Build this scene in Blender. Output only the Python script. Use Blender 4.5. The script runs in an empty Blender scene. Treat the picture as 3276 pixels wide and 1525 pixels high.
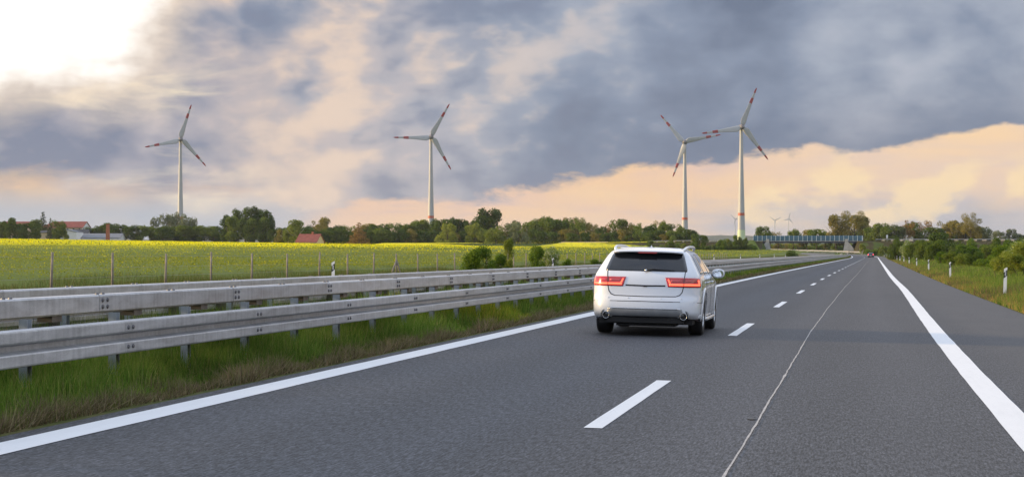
import bpy, bmesh, math, random
import numpy as np
from mathutils import Vector, Matrix

PI = math.pi
rad = math.radians
SC = bpy.context.scene
COL = SC.collection

# ------------------------------------------------------------------ camera
F = 6232.0 / 3276.0                      # focal length in picture widths
CAM_Z = 1.42
cam = bpy.data.cameras.new('camera')
cam.sensor_width = 36.0
cam.lens = 36.0 * F
cam.clip_start = 0.1
cam.clip_end = 60000.0
camo = bpy.data.objects.new('camera', cam)
COL.objects.link(camo)
camo.location = (0, 0, CAM_Z)
camo.rotation_euler = (rad(90) + math.atan(47.5 / 6232.0), 0, 0)
SC.camera = camo

# ------------------------------------------------------------------ world
SUN_AZ = -84.0                            # degrees clockwise from +Y (negative = left)
SUN_EL = 11.0
world = bpy.data.worlds.new('World')
SC.world = world
world.use_nodes = True
NT = world.node_tree
NT.nodes.clear()


class V:
    """a float socket with operators, so that the cloud maths stays readable"""
    def __init__(self, nt, s): self.nt, self.s = nt, s
    def _m(self, op, *a, clamp=False):
        n = self.nt.nodes.new('ShaderNodeMath'); n.operation = op; n.use_clamp = clamp
        for i, x in enumerate((self,) + a):
            if isinstance(x, V): self.nt.links.new(x.s, n.inputs[i])
            else: n.inputs[i].default_value = x
        return V(self.nt, n.outputs[0])
    def __add__(self, o): return self._m('ADD', o)
    __radd__ = __add__
    def __sub__(self, o): return self._m('SUBTRACT', o)
    def __rsub__(self, o): return self._m('MULTIPLY', -1.0)._m('ADD', o)
    def __mul__(self, o): return self._m('MULTIPLY', o)
    __rmul__ = __mul__
    def __truediv__(self, o): return self._m('DIVIDE', o)
    def clamp(self): return self._m('ADD', 0.0, clamp=True)
    def mx(self, o): return self._m('MAXIMUM', o)
    def mn(self, o): return self._m('MINIMUM', o)
    def step(self, a, b):
        n = self.nt.nodes.new('ShaderNodeMapRange'); n.interpolation_type = 'SMOOTHSTEP'
        self.nt.links.new(self.s, n.inputs[0])
        n.inputs[1].default_value = a; n.inputs[2].default_value = b
        return V(self.nt, n.outputs[0])


def lin(r, g, b):
    f = lambda c: ((c / 255 + 0.055) / 1.055) ** 2.4 if c > 10 else c / 255 / 12.92
    return (f(r), f(g), f(b), 1.0)


def vec(nt, x, y, z):
    n = nt.nodes.new('ShaderNodeCombineXYZ')
    for i, q in enumerate((x, y, z)):
        if isinstance(q, V): nt.links.new(q.s, n.inputs[i])
        else: n.inputs[i].default_value = q
    return n.outputs[0]


def noise(nt, v, scale, detail=4.0, rough=0.5, dist=0.0):
    n = nt.nodes.new('ShaderNodeTexNoise')
    if v is not None: nt.links.new(v, n.inputs['Vector'])
    n.inputs['Scale'].default_value = scale
    n.inputs['Detail'].default_value = detail
    n.inputs['Roughness'].default_value = rough
    n.inputs['Distortion'].default_value = dist
    return V(nt, n.outputs[0])


def mixc(nt, f, a, b):
    n = nt.nodes.new('ShaderNodeMix'); n.data_type = 'RGBA'
    for i, q in ((0, f), (6, a), (7, b)):
        if isinstance(q, V): nt.links.new(q.s, n.inputs[i])
        elif isinstance(q, bpy.types.NodeSocket): nt.links.new(q, n.inputs[i])
        elif i == 0: n.inputs[i].default_value = q
        else: n.inputs[i].default_value = q if len(q) == 4 else (*q, 1)
    return n.outputs[2]


def ramp(nt, f, stops):
    n = nt.nodes.new('ShaderNodeValToRGB')
    nt.links.new(f.s if isinstance(f, V) else f, n.inputs[0])
    e = n.color_ramp.elements
    while len(e) < len(stops): e.new(0.5)
    for i, (p, c) in enumerate(stops):
        e[i].position = p; e[i].color = c if len(c) == 4 else (*c, 1)
    return n.outputs[0]


def build_world():
    nt = NT
    tc = nt.nodes.new('ShaderNodeTexCoord')
    sp = nt.nodes.new('ShaderNodeSeparateXYZ'); nt.links.new(tc.outputs['Generated'], sp.inputs[0])
    x, y, z = (V(nt, sp.outputs[i]) for i in range(3))
    a = x._m('ARCTAN2', y) * (180 / PI)                 # azimuth, degrees, right positive
    e = z._m('ARCSINE') * (180 / PI)                    # elevation, degrees
    # cloud space (3-D, so that it also works overhead); the second sample lies a little towards the sun
    def cl(zs, sc, det, rough, dist, off=0.0, seed=0.0):
        return noise(nt, vec(nt, x * 5.7 - off * 0.9 + seed, y * 5.7 + off * 0.2, z * zs + off * 0.55), sc, det, rough, dist)
    big = cl(10.0, 0.9, 5.0, 0.5, 0.3, 0, 3.0)
    mid = cl(10.5, 1.75, 7.0, 0.52, 0.12)
    midL = cl(10.5, 1.75, 7.0, 0.52, 0.12, 0.10)
    sml = cl(12.0, 6.0, 5.0, 0.58, 0.2)
    smlL = cl(12.0, 6.0, 5.0, 0.58, 0.2, 0.04)
    strk = cl(30.0, 1.9, 5.0, 0.55, 0.5, 0, 31.0)
    def puffy(zs, sc, off=0.0):
        """billows: rounded heads with creases between them, four sizes"""
        r = 0.0
        for i, (k, w_) in enumerate(((1.0, 0.52), (2.1, 0.27), (4.4, 0.13), (9.0, 0.08))):
            n_ = noise(nt, vec(nt, x * 5.7 - off * 0.9 + 7.0 * i, y * 5.7 + off * 0.2, z * zs + off * 0.55), sc * k, 0.0, 0.5)
            r = (n_ - 0.5)._m('ABSOLUTE') * (3.6 * w_) + r
        return r
    pf = puffy(9.0, 1.35)
    pfL = puffy(9.0, 1.35, 0.11)
    b0 = big - 0.5; b1 = mid - 0.5; b2 = sml - 0.5; b3 = strk - 0.5
    relief = (mid - midL) * 1.6 + (pf - pfL) * 1.5 + (sml - smlL) * 0.4           # lit and shaded flanks of the billows
    lft = a * -1.0
    # ---- low bright band under the cloud bank
    band = mixc(nt, (b3 * 2.6 + b1 * 1.6 + 0.45).clamp(), lin(252, 210, 158), lin(230, 194, 178))
    band = mixc(nt, a.step(3.0, 10.0) * 0.7, band, mixc(nt, (b3 * 2.0 + b1 * 2.0 + 0.5).clamp(), lin(248, 214, 176), lin(222, 204, 198)))
    cool = ((lft + b1 * 7.0 + b3 * 6.0).step(4.5, 10.0) * e.step(2.8, 0.8) * 1.2 + a.step(2.0, 8.0) * (e + b1 * 1.6).step(2.4, 0.7) * 1.25 + b3 * 1.8 + b1 * 1.6 - 0.22).clamp()
    band = mixc(nt, cool * 0.9, band, mixc(nt, (relief * 0.8 + 0.5).clamp(), lin(160, 168, 184), lin(196, 192, 198)))
    puff = (mid * 0.6 + sml * 0.4 + relief * 0.35).step(0.50, 0.66) * e.step(0.5, 1.1) * e.step(3.4, 2.0) * (a.step(1.0, 7.0) * 0.95 + 0.05)
    band = mixc(nt, puff * 0.8, band, lin(255, 226, 178))
    # ---- the big cloud bank
    low = (a - 1.0).mx(0.0).mn(26.0) * 0.135 + 1.75
    d = e - low + b0 * 1.4 + b1 * 1.6 + b2 * 1.3 + b3 * 0.5 + (pf - 0.45) * 0.6
    M = d.step(-0.06, 0.26)
    bank = ramp(nt, big * 0.62 + mid * 0.38 + relief * 0.18, [(0.28, lin(106, 118, 142)), (0.43, lin(132, 144, 167)), (0.56, lin(162, 170, 187)), (0.74, lin(194, 196, 207))])
    belly = d.step(2.6, 0.0) * a.step(-8.0, 8.0)
    bank = mixc(nt, belly * 0.60, bank, lin(94, 108, 136))
    pink = (lft + b0 * 6.0).step(-2.0, 9.0) * (big * 0.3 + mid * 0.5 + strk * 0.2 + relief * 0.30).step(0.30, 0.66)
    bank = mixc(nt, pink * 0.95, bank, lin(206, 188, 182))
    lit = (relief * 0.9 + b0 * 0.6 + b2 * 0.7).step(0.04, 0.52) * lft.step(-9.0, 7.0)
    bank = mixc(nt, lit * 0.75, bank, lin(240, 214, 192))
    shade = (relief * -1.0 + b0 * -0.5).step(0.0, 0.50) * lft.step(-8.0, 4.0)
    bank = mixc(nt, shade * 0.65, bank, lin(126, 133, 156))
    skyc = mixc(nt, M, band, bank)
    # ---- broken clouds on the left, with light gaps
    L = lft.step(5.5, 10.5) * (e + b1 * 2.4 + b2 * 1.2).step(0.9, 2.3) * (e + b1 * 2.0).step(7.4, 4.8)
    lc = mixc(nt, (relief + b1 * 1.4 + 0.45).clamp(), lin(122, 131, 156), lin(190, 183, 190))
    hole = (strk * 0.45 + mid * 0.35 + big * 0.20 + lft * 0.006).step(0.55, 0.68)
    lc = mixc(nt, hole, lc, lin(252, 234, 204))
    skyc = mixc(nt, L * 0.95, skyc, lc)
    skyc = mixc(nt, (lft + b1 * 8.0 + b3 * 9.0).step(5.0, 10.0) * (e + b3 * 1.2 + b1 * 0.8).step(1.9, 1.0) * 0.70, skyc, lin(166, 180, 198))
    # ---- glaring thin cloud on the sun's side and high up
    gap = (lft - 10.3 + (e - 6.4) * 0.40).mn((e - 4.75) + (lft - 12.0) * 0.10)
    q = gap.mx((e - 13.0) * 0.5) + b0 * 2.0 + b1 * 2.8 + b2 * 1.6
    skyc = mixc(nt, q.step(-1.8, 0.4) * 0.75, skyc, lin(250, 228, 204))
    high = mixc(nt, (b1 * 2.0 + b0 * 1.5 + 0.5).clamp(), (0.98, 1.06, 1.22, 1), (0.66, 0.78, 1.02, 1))
    high = mixc(nt, q.step(6.0, 1.5), high, (1.25, 1.22, 1.18, 1))
    skyc = mixc(nt, q.step(-0.4, 1.0), skyc, high)
    wisp = (strk * 0.35 + mid * 0.65).step(0.56, 0.66) * q.step(2.6, 0.3) * q.step(-0.4, 0.4)
    skyc = mixc(nt, wisp * 0.55, skyc, lin(226, 218, 218))
    # below the horizon
    skyc = mixc(nt, e.step(-0.2, -3.0), skyc, lin(120, 118, 110))
    cloudbg = nt.nodes.new('ShaderNodeBackground')
    nt.links.new(skyc, cloudbg.inputs[0]); cloudbg.inputs[1].default_value = 0.88
    sky = nt.nodes.new('ShaderNodeTexSky'); sky.sky_type = 'NISHITA'; sky.sun_disc = False
    sky.sun_elevation = rad(SUN_EL); sky.sun_rotation = rad(SUN_AZ)
    sky.dust_density = 2.0
    nbg = nt.nodes.new('ShaderNodeBackground'); nt.links.new(sky.outputs[0], nbg.inputs[0])
    nbg.inputs[1].default_value = 0.06
    ms = nt.nodes.new('ShaderNodeMixShader'); ms.inputs[0].default_value = 0.9
    nt.links.new(nbg.outputs[0], ms.inputs[1]); nt.links.new(cloudbg.outputs[0], ms.inputs[2])
    out = nt.nodes.new('ShaderNodeOutputWorld'); nt.links.new(ms.outputs[0], out.inputs[0])


build_world()
world.cycles.sampling_method = 'MANUAL'
world.cycles.sample_map_resolution = 1024

# ------------------------------------------------------------------ sun
sl = bpy.data.lights.new('sun', 'SUN')
sl.energy = 5.0
sl.angle = rad(6.0)
sl.color = (1.0, 0.70, 0.34)
so = bpy.data.objects.new('sun', sl)
COL.objects.link(so)
sd = Vector((math.sin(rad(SUN_AZ)) * math.cos(rad(SUN_EL)), math.cos(rad(SUN_AZ)) * math.cos(rad(SUN_EL)), math.sin(rad(SUN_EL))))
so.rotation_euler = (-sd).to_track_quat('-Z', 'Y').to_euler()
so.location = (-200, 40, 120)

# ------------------------------------------------------------------ exposure and render settings
SC.view_settings.view_transform = 'Standard'
SC.view_settings.look = 'None'
SC.view_settings.gamma = 1.0
SC.view_settings.use_curve_mapping = False
SC.view_settings.exposure = 0.32
SC.render.engine = 'CYCLES'
SC.cycles.use_denoising = True
SC.cycles.max_bounces = 6
SC.cycles.diffuse_bounces = 3
SC.cycles.glossy_bounces = 3
SC.cycles.transparent_max_bounces = 8
SC.cycles.volume_bounces = 0
SC.cycles.caustics_reflective = False
SC.cycles.caustics_refractive = False

# ------------------------------------------------------------------ materials
MATS = {}


def newmat(name):
    m = bpy.data.materials.new(name); m.use_nodes = True
    nt = m.node_tree; nt.nodes.clear()
    o = nt.nodes.new('ShaderNodeOutputMaterial')
    p = nt.nodes.new('ShaderNodeBsdfPrincipled')
    nt.links.new(p.outputs[0], o.inputs[0])
    MATS[name] = m
    return m, nt, p


def objco(nt, kind='Object'):
    t = nt.nodes.new('ShaderNodeTexCoord'); return t.outputs[kind]


def simple(name, col, rough=0.6, metal=0.0, vary=0.12, scale=6.0, bump=0.0, spec=0.5, coat=0.0, emit=None, estr=0.0):
    """one plain material: base colour with a procedural mottle and optional relief"""
    m, nt, p = newmat(name)
    co = objco(nt)
    n = noise(nt, co, scale, 5.0, 0.6)
    dark = tuple(c * (1 - vary) for c in col[:3]); light = tuple(min(1, c * (1 + vary)) for c in col[:3])
    nt.links.new(mixc(nt, n.step(0.3, 0.7), dark, light), p.inputs['Base Color'])
    p.inputs['Roughness'].default_value = rough
    p.inputs['Metallic'].default_value = metal
    p.inputs['Specular IOR Level'].default_value = spec
    if coat:
        p.inputs['Coat Weight'].default_value = coat; p.inputs['Coat Roughness'].default_value = 0.04
    if bump:
        b = nt.nodes.new('ShaderNodeBump'); b.inputs['Strength'].default_value = bump; b.inputs['Distance'].default_value = 0.01
        nt.links.new(n.s, b.inputs['Height']); nt.links.new(b.outputs[0], p.inputs['Normal'])
    if emit:
        p.inputs['Emission Color'].default_value = (*emit, 1); p.inputs['Emission Strength'].default_value = estr
    return m


def asphalt(name, base, shoulder=None):
    m, nt, p = newmat(name)
    uv = objco(nt, 'UV')
    sp = nt.nodes.new('ShaderNodeSeparateXYZ'); nt.links.new(uv, sp.inputs[0])
    t = V(nt, sp.outputs[0]); s = V(nt, sp.outputs[1])
    co = vec(nt, t, s, 0.0)
    st = noise(nt, vec(nt, t, s * 0.40, 0.0), 46.0, 2.0, 0.6)    # aggregate
    fine = noise(nt, vec(nt, t, s * 0.28, 5.0), 85.0, 2.0, 0.7)
    coarse = noise(nt, vec(nt, t, s * 0.30, 2.0), 17.0, 3.0, 0.7)
    big = noise(nt, vec(nt, t * 0.6, s * 0.05, 3.0), 1.0, 4.0, 0.6)
    pat = noise(nt, vec(nt, t * 1.3, s * 0.35, 9.0), 1.0, 5.0, 0.6)
    grit = noise(nt, vec(nt, t, s * 0.10, 7.0), 55.0, 2.0, 0.7)
    g = (st - 0.5) * 2.6 + (fine - 0.5) * 2.6 + (coarse - 0.5) * 2.6 + (grit - 0.5) * 5.2 + 1.0
    g = g + (fine * 0.55 + st * 0.45).step(0.56, 0.66) * 1.1   # pale chips
    g = g.mx(0.25)
    g = g * ((big - 0.5) * 0.55 + (pat - 0.5) * 0.35 + 0.94)
    # wheel tracks polished slightly lighter in both lanes
    for c in (-2.75, -1.15, 0.95, 2.6):
        q = (t - c)._m('ABSOLUTE').step(0.55, 0.05)
        g = g + q * 0.13
    for c in (-1.95, 1.78):                                  # darker oil line in the middle of each lane
        g = g - (t - c)._m('ABSOLUTE').step(0.5, 0.0) * 0.12 * big
    col = nt.nodes.new('ShaderNodeCombineColor')
    for i, k in enumerate(base): nt.links.new((g * k).s, col.inputs[i])
    outc = col.outputs[0]
    if shoulder:
        outc = mixc(nt, t.step(3.9, 4.6) * ((pat - 0.5) * 1.2 + 0.55).clamp(), outc, shoulder)
    nt.links.new(outc, p.inputs['Base Color'])
    p.inputs['Roughness'].default_value = 0.72
    p.inputs['Specular IOR Level'].default_value = 0.45
    b = nt.nodes.new('ShaderNodeBump'); b.inputs['Strength'].default_value = 0.55; b.inputs['Distance'].default_value = 0.006
    nt.links.new((st + fine * 0.6).s, b.inputs['Height']); nt.links.new(b.outputs[0], p.inputs['Normal'])
    return m


def leafmat(name, dark, light, tint=None, trans=0.42):
    m, nt, p = newmat(name)
    nt.nodes.remove(p)
    out = [n for n in nt.nodes if n.type == 'OUTPUT_MATERIAL'][0]
    oi = nt.nodes.new('ShaderNodeObjectInfo')
    geo = nt.nodes.new('ShaderNodeNewGeometry')
    rnd = V(nt, oi.outputs['Random']); isl = V(nt, geo.outputs['Random Per Island'])
    n = noise(nt, objco(nt), 5.0, 4.0, 0.6)
    f = ((n - 0.5) * 1.6 + isl * 0.55 + rnd * 0.35 - 0.0).clamp()
    warm = lambda c: (c[0] * 1.50, c[1] * 1.42, c[2] * 1.15)
    c = mixc(nt, f, warm(dark), warm(light))
    if tint: c = mixc(nt, isl.step(0.78, 0.9), c, tint)
    d = nt.nodes.new('ShaderNodeBsdfDiffuse'); tr = nt.nodes.new('ShaderNodeBsdfTranslucent')
    nt.links.new(c, d.inputs[0]); nt.links.new(c, tr.inputs[0])
    ms = nt.nodes.new('ShaderNodeMixShader'); ms.inputs[0].default_value = trans
    nt.links.new(d.outputs[0], ms.inputs[1]); nt.links.new(tr.outputs[0], ms.inputs[2])
    nt.links.new(ms.outputs[0], out.inputs[0])
    return m


def attrleaf(name, trans=0.3):
    """blades and flowers: colour of each blade stored with the mesh"""
    m, nt, p = newmat(name)
    nt.nodes.remove(p)
    out = [n for n in nt.nodes if n.type == 'OUTPUT_MATERIAL'][0]
    at = nt.nodes.new('ShaderNodeAttribute'); at.attribute_name = 'blade_colour'
    d = nt.nodes.new('ShaderNodeBsdfDiffuse'); tr = nt.nodes.new('ShaderNodeBsdfTranslucent')
    nt.links.new(at.outputs[0], d.inputs[0]); nt.links.new(at.outputs[0], tr.inputs[0])
    ms = nt.nodes.new('ShaderNodeMixShader'); ms.inputs[0].default_value = trans
    nt.links.new(d.outputs[0], ms.inputs[1]); nt.links.new(tr.outputs[0], ms.inputs[2])
    nt.links.new(ms.outputs[0], out.inputs[0])
    return m


def soil(name, cols, scale, bump=0.4):
    m, nt, p = newmat(name)
    co = objco(nt)
    a = noise(nt, co, scale, 6.0, 0.6); b = noise(nt, co, scale * 7.3, 4.0, 0.6)
    f = (a * 0.65 + b * 0.35)
    nt.links.new(ramp(nt, f, [(0.3 + 0.4 * i / (len(cols) - 1), c) for i, c in enumerate(cols)]), p.inputs['Base Color'])
    p.inputs['Roughness'].default_value = 0.95; p.inputs['Specular IOR Level'].default_value = 0.1
    bn = nt.nodes.new('ShaderNodeBump'); bn.inputs['Strength'].default_value = bump; bn.inputs['Distance'].default_value = 0.05
    nt.links.new(b.s, bn.inputs['Height']); nt.links.new(bn.outputs[0], p.inputs['Normal'])
    return m


asphalt('asphalt', (0.046, 0.048, 0.055), (0.066, 0.065, 0.068))
asphalt('asphalt_far_side', (0.115, 0.112, 0.112))
def road_paint():
    m, nt, p = newmat('paint_white')
    sp = nt.nodes.new('ShaderNodeSeparateXYZ'); nt.links.new(objco(nt, 'UV'), sp.inputs[0])
    t, s_ = V(nt, sp.outputs[0]), V(nt, sp.outputs[1])
    a_ = noise(nt, vec(nt, t * 14.0, s_ * 1.6, 0.0), 1.0, 5.0, 0.65)
    b_ = noise(nt, vec(nt, t * 70.0, s_ * 16.0, 3.0), 1.0, 3.0, 0.7)
    c_ = noise(nt, vec(nt, t * 2.0, s_ * 0.22, 6.0), 1.0, 3.0, 0.6)
    worn = (a_ * 0.45 + b_ * 0.40 + c_ * 0.15).step(0.56, 0.70) * 0.75
    base = mixc(nt, (a_ + c_ * 0.6 - 0.3).clamp(), (0.68, 0.69, 0.70), (0.83, 0.84, 0.85))
    nt.links.new(mixc(nt, worn, base, (0.30, 0.30, 0.31)), p.inputs['Base Color'])
    p.inputs['Roughness'].default_value = 0.6; p.inputs['Specular IOR Level'].default_value = 0.3


road_paint()
simple('seal', (0.42, 0.40, 0.38), 0.8, vary=0.2, scale=12.0)
simple('tar', (0.012, 0.012, 0.012), 0.5)
soil('verge_soil', [(0.05, 0.06, 0.02), (0.09, 0.10, 0.03), (0.16, 0.13, 0.07)], 1.2)
soil('dry_edge', [(0.06, 0.05, 0.03), (0.12, 0.10, 0.06), (0.2, 0.17, 0.11)], 9.0)
soil('ground_green', [(0.035, 0.055, 0.015), (0.06, 0.085, 0.02), (0.09, 0.10, 0.035)], 0.03)
soil('embankment_soil', [(0.030, 0.035, 0.012), (0.05, 0.045, 0.022), (0.075, 0.065, 0.035)], 0.16)
soil('hill_woods', [(0.02, 0.032, 0.014), (0.035, 0.05, 0.02), (0.06, 0.07, 0.03)], 0.006)
soil('stubble', [(0.35, 0.26, 0.13), (0.42, 0.32, 0.17), (0.5, 0.38, 0.2)], 0.1)
def galvanised():
    m, nt, p = newmat('galvanised')
    oi = nt.nodes.new('ShaderNodeObjectInfo'); rnd = V(nt, oi.outputs['Random'])
    sp = nt.nodes.new('ShaderNodeSeparateXYZ'); nt.links.new(objco(nt), sp.inputs[0])
    x, y, z = (V(nt, sp.outputs[i]) for i in range(3))
    cloud = noise(nt, vec(nt, x * 2.0, y * 1.1 + rnd * 40.0, z * 5.0), 1.6, 6.0, 0.65, 0.6)
    streak = noise(nt, vec(nt, x, y * 14.0 + rnd * 90.0, z * 1.1), 1.0, 4.0, 0.6)
    spang = noise(nt, vec(nt, x * 60.0, y * 60.0, z * 60.0), 1.0, 2.0, 0.5)
    f = (cloud - 0.5) * 1.5 + (streak - 0.5) * 0.9 + (spang - 0.5) * 0.5 + 0.55 + (rnd - 0.5) * 0.25
    c = ramp(nt, f.clamp(), [(0.0, (0.20, 0.20, 0.21)), (0.45, (0.36, 0.37, 0.39)), (1.0, (0.54, 0.55, 0.57))])
    grime = (streak * 0.6 + cloud * 0.4).step(0.60, 0.74) * 0.55
    nt.links.new(mixc(nt, grime, c, (0.22, 0.19, 0.165)), p.inputs['Base Color'])
    p.inputs['Metallic'].default_value = 0.3
    nt.links.new(((cloud - 0.5) * 0.5 + 0.45).s, p.inputs['Roughness'])


galvanised()
simple('galvanised_post', (0.30, 0.34, 0.38), 0.5, metal=0.3, vary=0.2, scale=5.0)
simple('spacer_brown', (0.09, 0.08, 0.07), 0.7, vary=0.3, scale=6.0)
simple('bolt', (0.14, 0.14, 0.15), 0.5, metal=0.6)
simple('wood_post', (0.22, 0.19, 0.16), 0.85, vary=0.3, scale=3.0, bump=0.3)
simple('wire', (0.25, 0.25, 0.25), 0.5, metal=0.6)
simple('post_white', (0.80, 0.80, 0.80), 0.45, vary=0.06, scale=5.0)
simple('post_black', (0.015, 0.015, 0.016), 0.5)
simple('reflector', (0.45, 0.46, 0.48), 0.2)
simple('band_orange', (0.42, 0.085, 0.04), 0.5)
simple('tower_white', (0.37, 0.38, 0.38), 0.45, vary=0.04, scale=0.2)
simple('tower_green', (0.50, 0.60, 0.36), 0.5, vary=0.04, scale=0.2)
simple('blade_red', (0.30, 0.03, 0.028), 0.5)
simple('nacelle', (0.16, 0.15, 0.16), 0.5)
simple('concrete', (0.36, 0.355, 0.34), 0.85, vary=0.15, scale=0.8, bump=0.2)
simple('girder', (0.05, 0.055, 0.075), 0.6)
simple('barrier_blue', (0.045, 0.12, 0.18), 0.5, vary=0.25, scale=0.3)
simple('barrier_post', (0.55, 0.62, 0.64), 0.5)
simple('sign_blue', (0.03, 0.16, 0.50), 0.5)
simple('wall_white', (0.80, 0.80, 0.79), 0.85, vary=0.06, scale=0.5)
simple('wall_cream', (0.60, 0.47, 0.30), 0.85, vary=0.08, scale=0.5)
simple('roof_red', (0.21, 0.055, 0.04), 0.8, vary=0.2, scale=0.7)
simple('roof_dark', (0.035, 0.037, 0.045), 0.7, vary=0.2, scale=0.6)
simple('roof_grey', (0.16, 0.17, 0.19), 0.7, vary=0.15, scale=0.6)
simple('brick', (0.36, 0.12, 0.06), 0.85, vary=0.2, scale=2.0)
simple('pane_dark', (0.02, 0.025, 0.035), 0.15)
simple('bark', (0.09, 0.07, 0.05), 0.9, vary=0.3, scale=3.0)
simple('bark_pale', (0.45, 0.43, 0.38), 0.9, vary=0.3, scale=2.0)
leafmat('leaf_dark', (0.026, 0.052, 0.014), (0.087, 0.131, 0.032))
leafmat('leaf_mid', (0.043, 0.080, 0.017), (0.145, 0.189, 0.043))
leafmat('leaf_light', (0.072, 0.116, 0.023), (0.217, 0.246, 0.051))
leafmat('leaf_olive', (0.080, 0.087, 0.026), (0.232, 0.203, 0.065))
leafmat('leaf_brown', (0.102, 0.072, 0.029), (0.261, 0.174, 0.065))
leafmat('leaf_grey', (0.065, 0.087, 0.051), (0.160, 0.189, 0.123))
leafmat('leaf_conifer', (0.020, 0.038, 0.020), (0.065, 0.075, 0.041), trans=0.1)
leafmat('leaf_bush', (0.036, 0.080, 0.014), (0.138, 0.203, 0.032))
leafmat('leaf_blossom', (0.072, 0.123, 0.036), (0.174, 0.232, 0.072), tint=(0.55, 0.55, 0.48))
attrleaf('grass_blades')
# the car
simple('car_paint', (0.68, 0.72, 0.78), 0.25, vary=0.01, scale=1.0, coat=1.0)
simple('car_glass', (0.008, 0.010, 0.014), 0.06, vary=0.3, scale=40.0, spec=0.7)
simple('side_glass', (0.02, 0.022, 0.026), 0.03, vary=0.1, spec=0.8, metal=0.0, coat=1.0)
simple('mirror_glass', (0.75, 0.8, 0.85), 0.03, metal=1.0, vary=0.02)
simple('rubber', (0.014, 0.014, 0.015), 0.75, bump=0.1)
simple('gap_black', (0.006, 0.006, 0.007), 0.7)
simple('grey_trim', (0.22, 0.23, 0.24), 0.35, vary=0.1)
simple('silver', (0.55, 0.56, 0.58), 0.25, metal=0.85, vary=0.05)
simple('rail_silver', (0.72, 0.74, 0.76), 0.25, metal=0.5, vary=0.05)
simple('lens_red', (0.42, 0.008, 0.010), 0.12, vary=0.1, coat=1.0)
simple('lens_clear', (0.52, 0.05, 0.055), 0.12, coat=1.0)
simple('lamp_lit', (0.9, 0.1, 0.06), 0.3, emit=(1.0, 0.09, 0.04), estr=2.2)
simple('lamp_far', (0.9, 0.05, 0.06), 0.3, emit=(1.0, 0.05, 0.10), estr=1.1)
simple('car_blue', (0.012, 0.016, 0.035), 0.3, coat=1.0)
simple('plate', (0.75, 0.75, 0.72), 0.5)


# ------------------------------------------------------------------ mesh helpers
class MB:
    """collects faces for ONE mesh object"""
    def __init__(self): self.v, self.f = [], []
    def add(self, vs, fs):
        k = len(self.v); self.v += [tuple(p) for p in vs]; self.f += [tuple(i + k for i in q) for q in fs]; return self
    def box(self, x0, x1, y0, y1, z0, z1):
        return self.add([(x0, y0, z0), (x1, y0, z0), (x1, y1, z0), (x0, y1, z0), (x0, y0, z1), (x1, y0, z1), (x1, y1, z1), (x0, y1, z1)],
                        [(0, 3, 2, 1), (4, 5, 6, 7), (0, 1, 5, 4), (1, 2, 6, 5), (2, 3, 7, 6), (3, 0, 4, 7)])
    def tube(self, pts, r, n=8, cap=True):
        pts = [Vector(p) for p in pts]; R = r if isinstance(r, (list, tuple)) else [r] * len(pts)
        vs, fs = [], []
        for i, p in enumerate(pts):
            d = (pts[min(i + 1, len(pts) - 1)] - pts[max(i - 1, 0)]).normalized()
            u = d.cross(Vector((0.13, 0.31, 1)) if abs(d.z) < 0.95 else Vector((1, 0.07, 0))).normalized(); w = d.cross(u)
            for k in range(n):
                an = 2 * PI * k / n; vs.append(p + (u * math.cos(an) + w * math.sin(an)) * R[i])
        for i in range(len(pts) - 1):
            for k in range(n): fs.append((i * n + k, i * n + (k + 1) % n, (i + 1) * n + (k + 1) % n, (i + 1) * n + k))
        if cap: fs += [tuple(range(n))[::-1], tuple((len(pts) - 1) * n + k for k in range(n))]
        return self.add(vs, fs)
    def lathe(self, prof, n=24, axis='z', c=(0, 0, 0)):
        vs, fs = [], []
        for (r, h) in prof:
            for k in range(n):
                an = 2 * PI * k / n; q = (r * math.cos(an), r * math.sin(an), h)
                if axis == 'x': q = (q[2], q[0], q[1])
                if axis == 'y': q = (q[0], q[2], q[1])
                vs.append((q[0] + c[0], q[1] + c[1], q[2] + c[2]))
        for i in range(len(prof) - 1):
            for k in range(n): fs.append((i * n + k, i * n + (k + 1) % n, (i + 1) * n + (k + 1) % n, (i + 1) * n + k))
        return self.add(vs, fs)
    def extrude(self, prof, y0, y1, closed=True, cap=True):
        """profile of (x, z) swept along y"""
        n = len(prof)
        vs = [(x, y0, z) for x, z in prof] + [(x, y1, z) for x, z in prof]
        fs = [(i, (i + 1) % n, n + (i + 1) % n, n + i) for i in range(n if closed else n - 1)]
        if closed and cap: fs += [tuple(range(n))[::-1], tuple(range(n, 2 * n))]
        return self.add(vs, fs)
    def mesh(self, name, material, smooth=False):
        me = bpy.data.meshes.new(name); me.from_pydata(self.v, [], self.f)
        if material: me.materials.append(MATS[material])
        if smooth: me.polygons.foreach_set('use_smooth', [True] * len(me.polygons))
        me.update(); return me
    def build(self, name, material, parent=None, smooth=False):
        return put(name, self.mesh(name, material, smooth), parent)


def put(name, me, parent=None, loc=None, rz=None, scale=None):
    o = bpy.data.objects.new(name, me); COL.objects.link(o)
    if parent is not None: o.parent = parent
    if loc is not None: o.location = loc
    if rz is not None: o.rotation_euler = (0, 0, rz)
    if scale is not None: o.scale = scale
    return o


def thing(name, label, cat, loc=(0, 0, 0), rz=0.0, group=None):
    o = put(name, None, None, loc, rz); tag(o, label, cat, group); return o


def tag(o, label, cat, group=None):
    o['label'] = label; o['category'] = cat
    if group: o['group'] = group
    return o


def structure(o): o['kind'] = 'structure'; return o
def stuff(o): o['kind'] = 'stuff'; return o


def recalc(me):
    bm = bmesh.new(); bm.from_mesh(me); bmesh.ops.recalc_face_normals(bm, faces=bm.faces); bm.to_mesh(me); bm.free()
    return me


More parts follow.
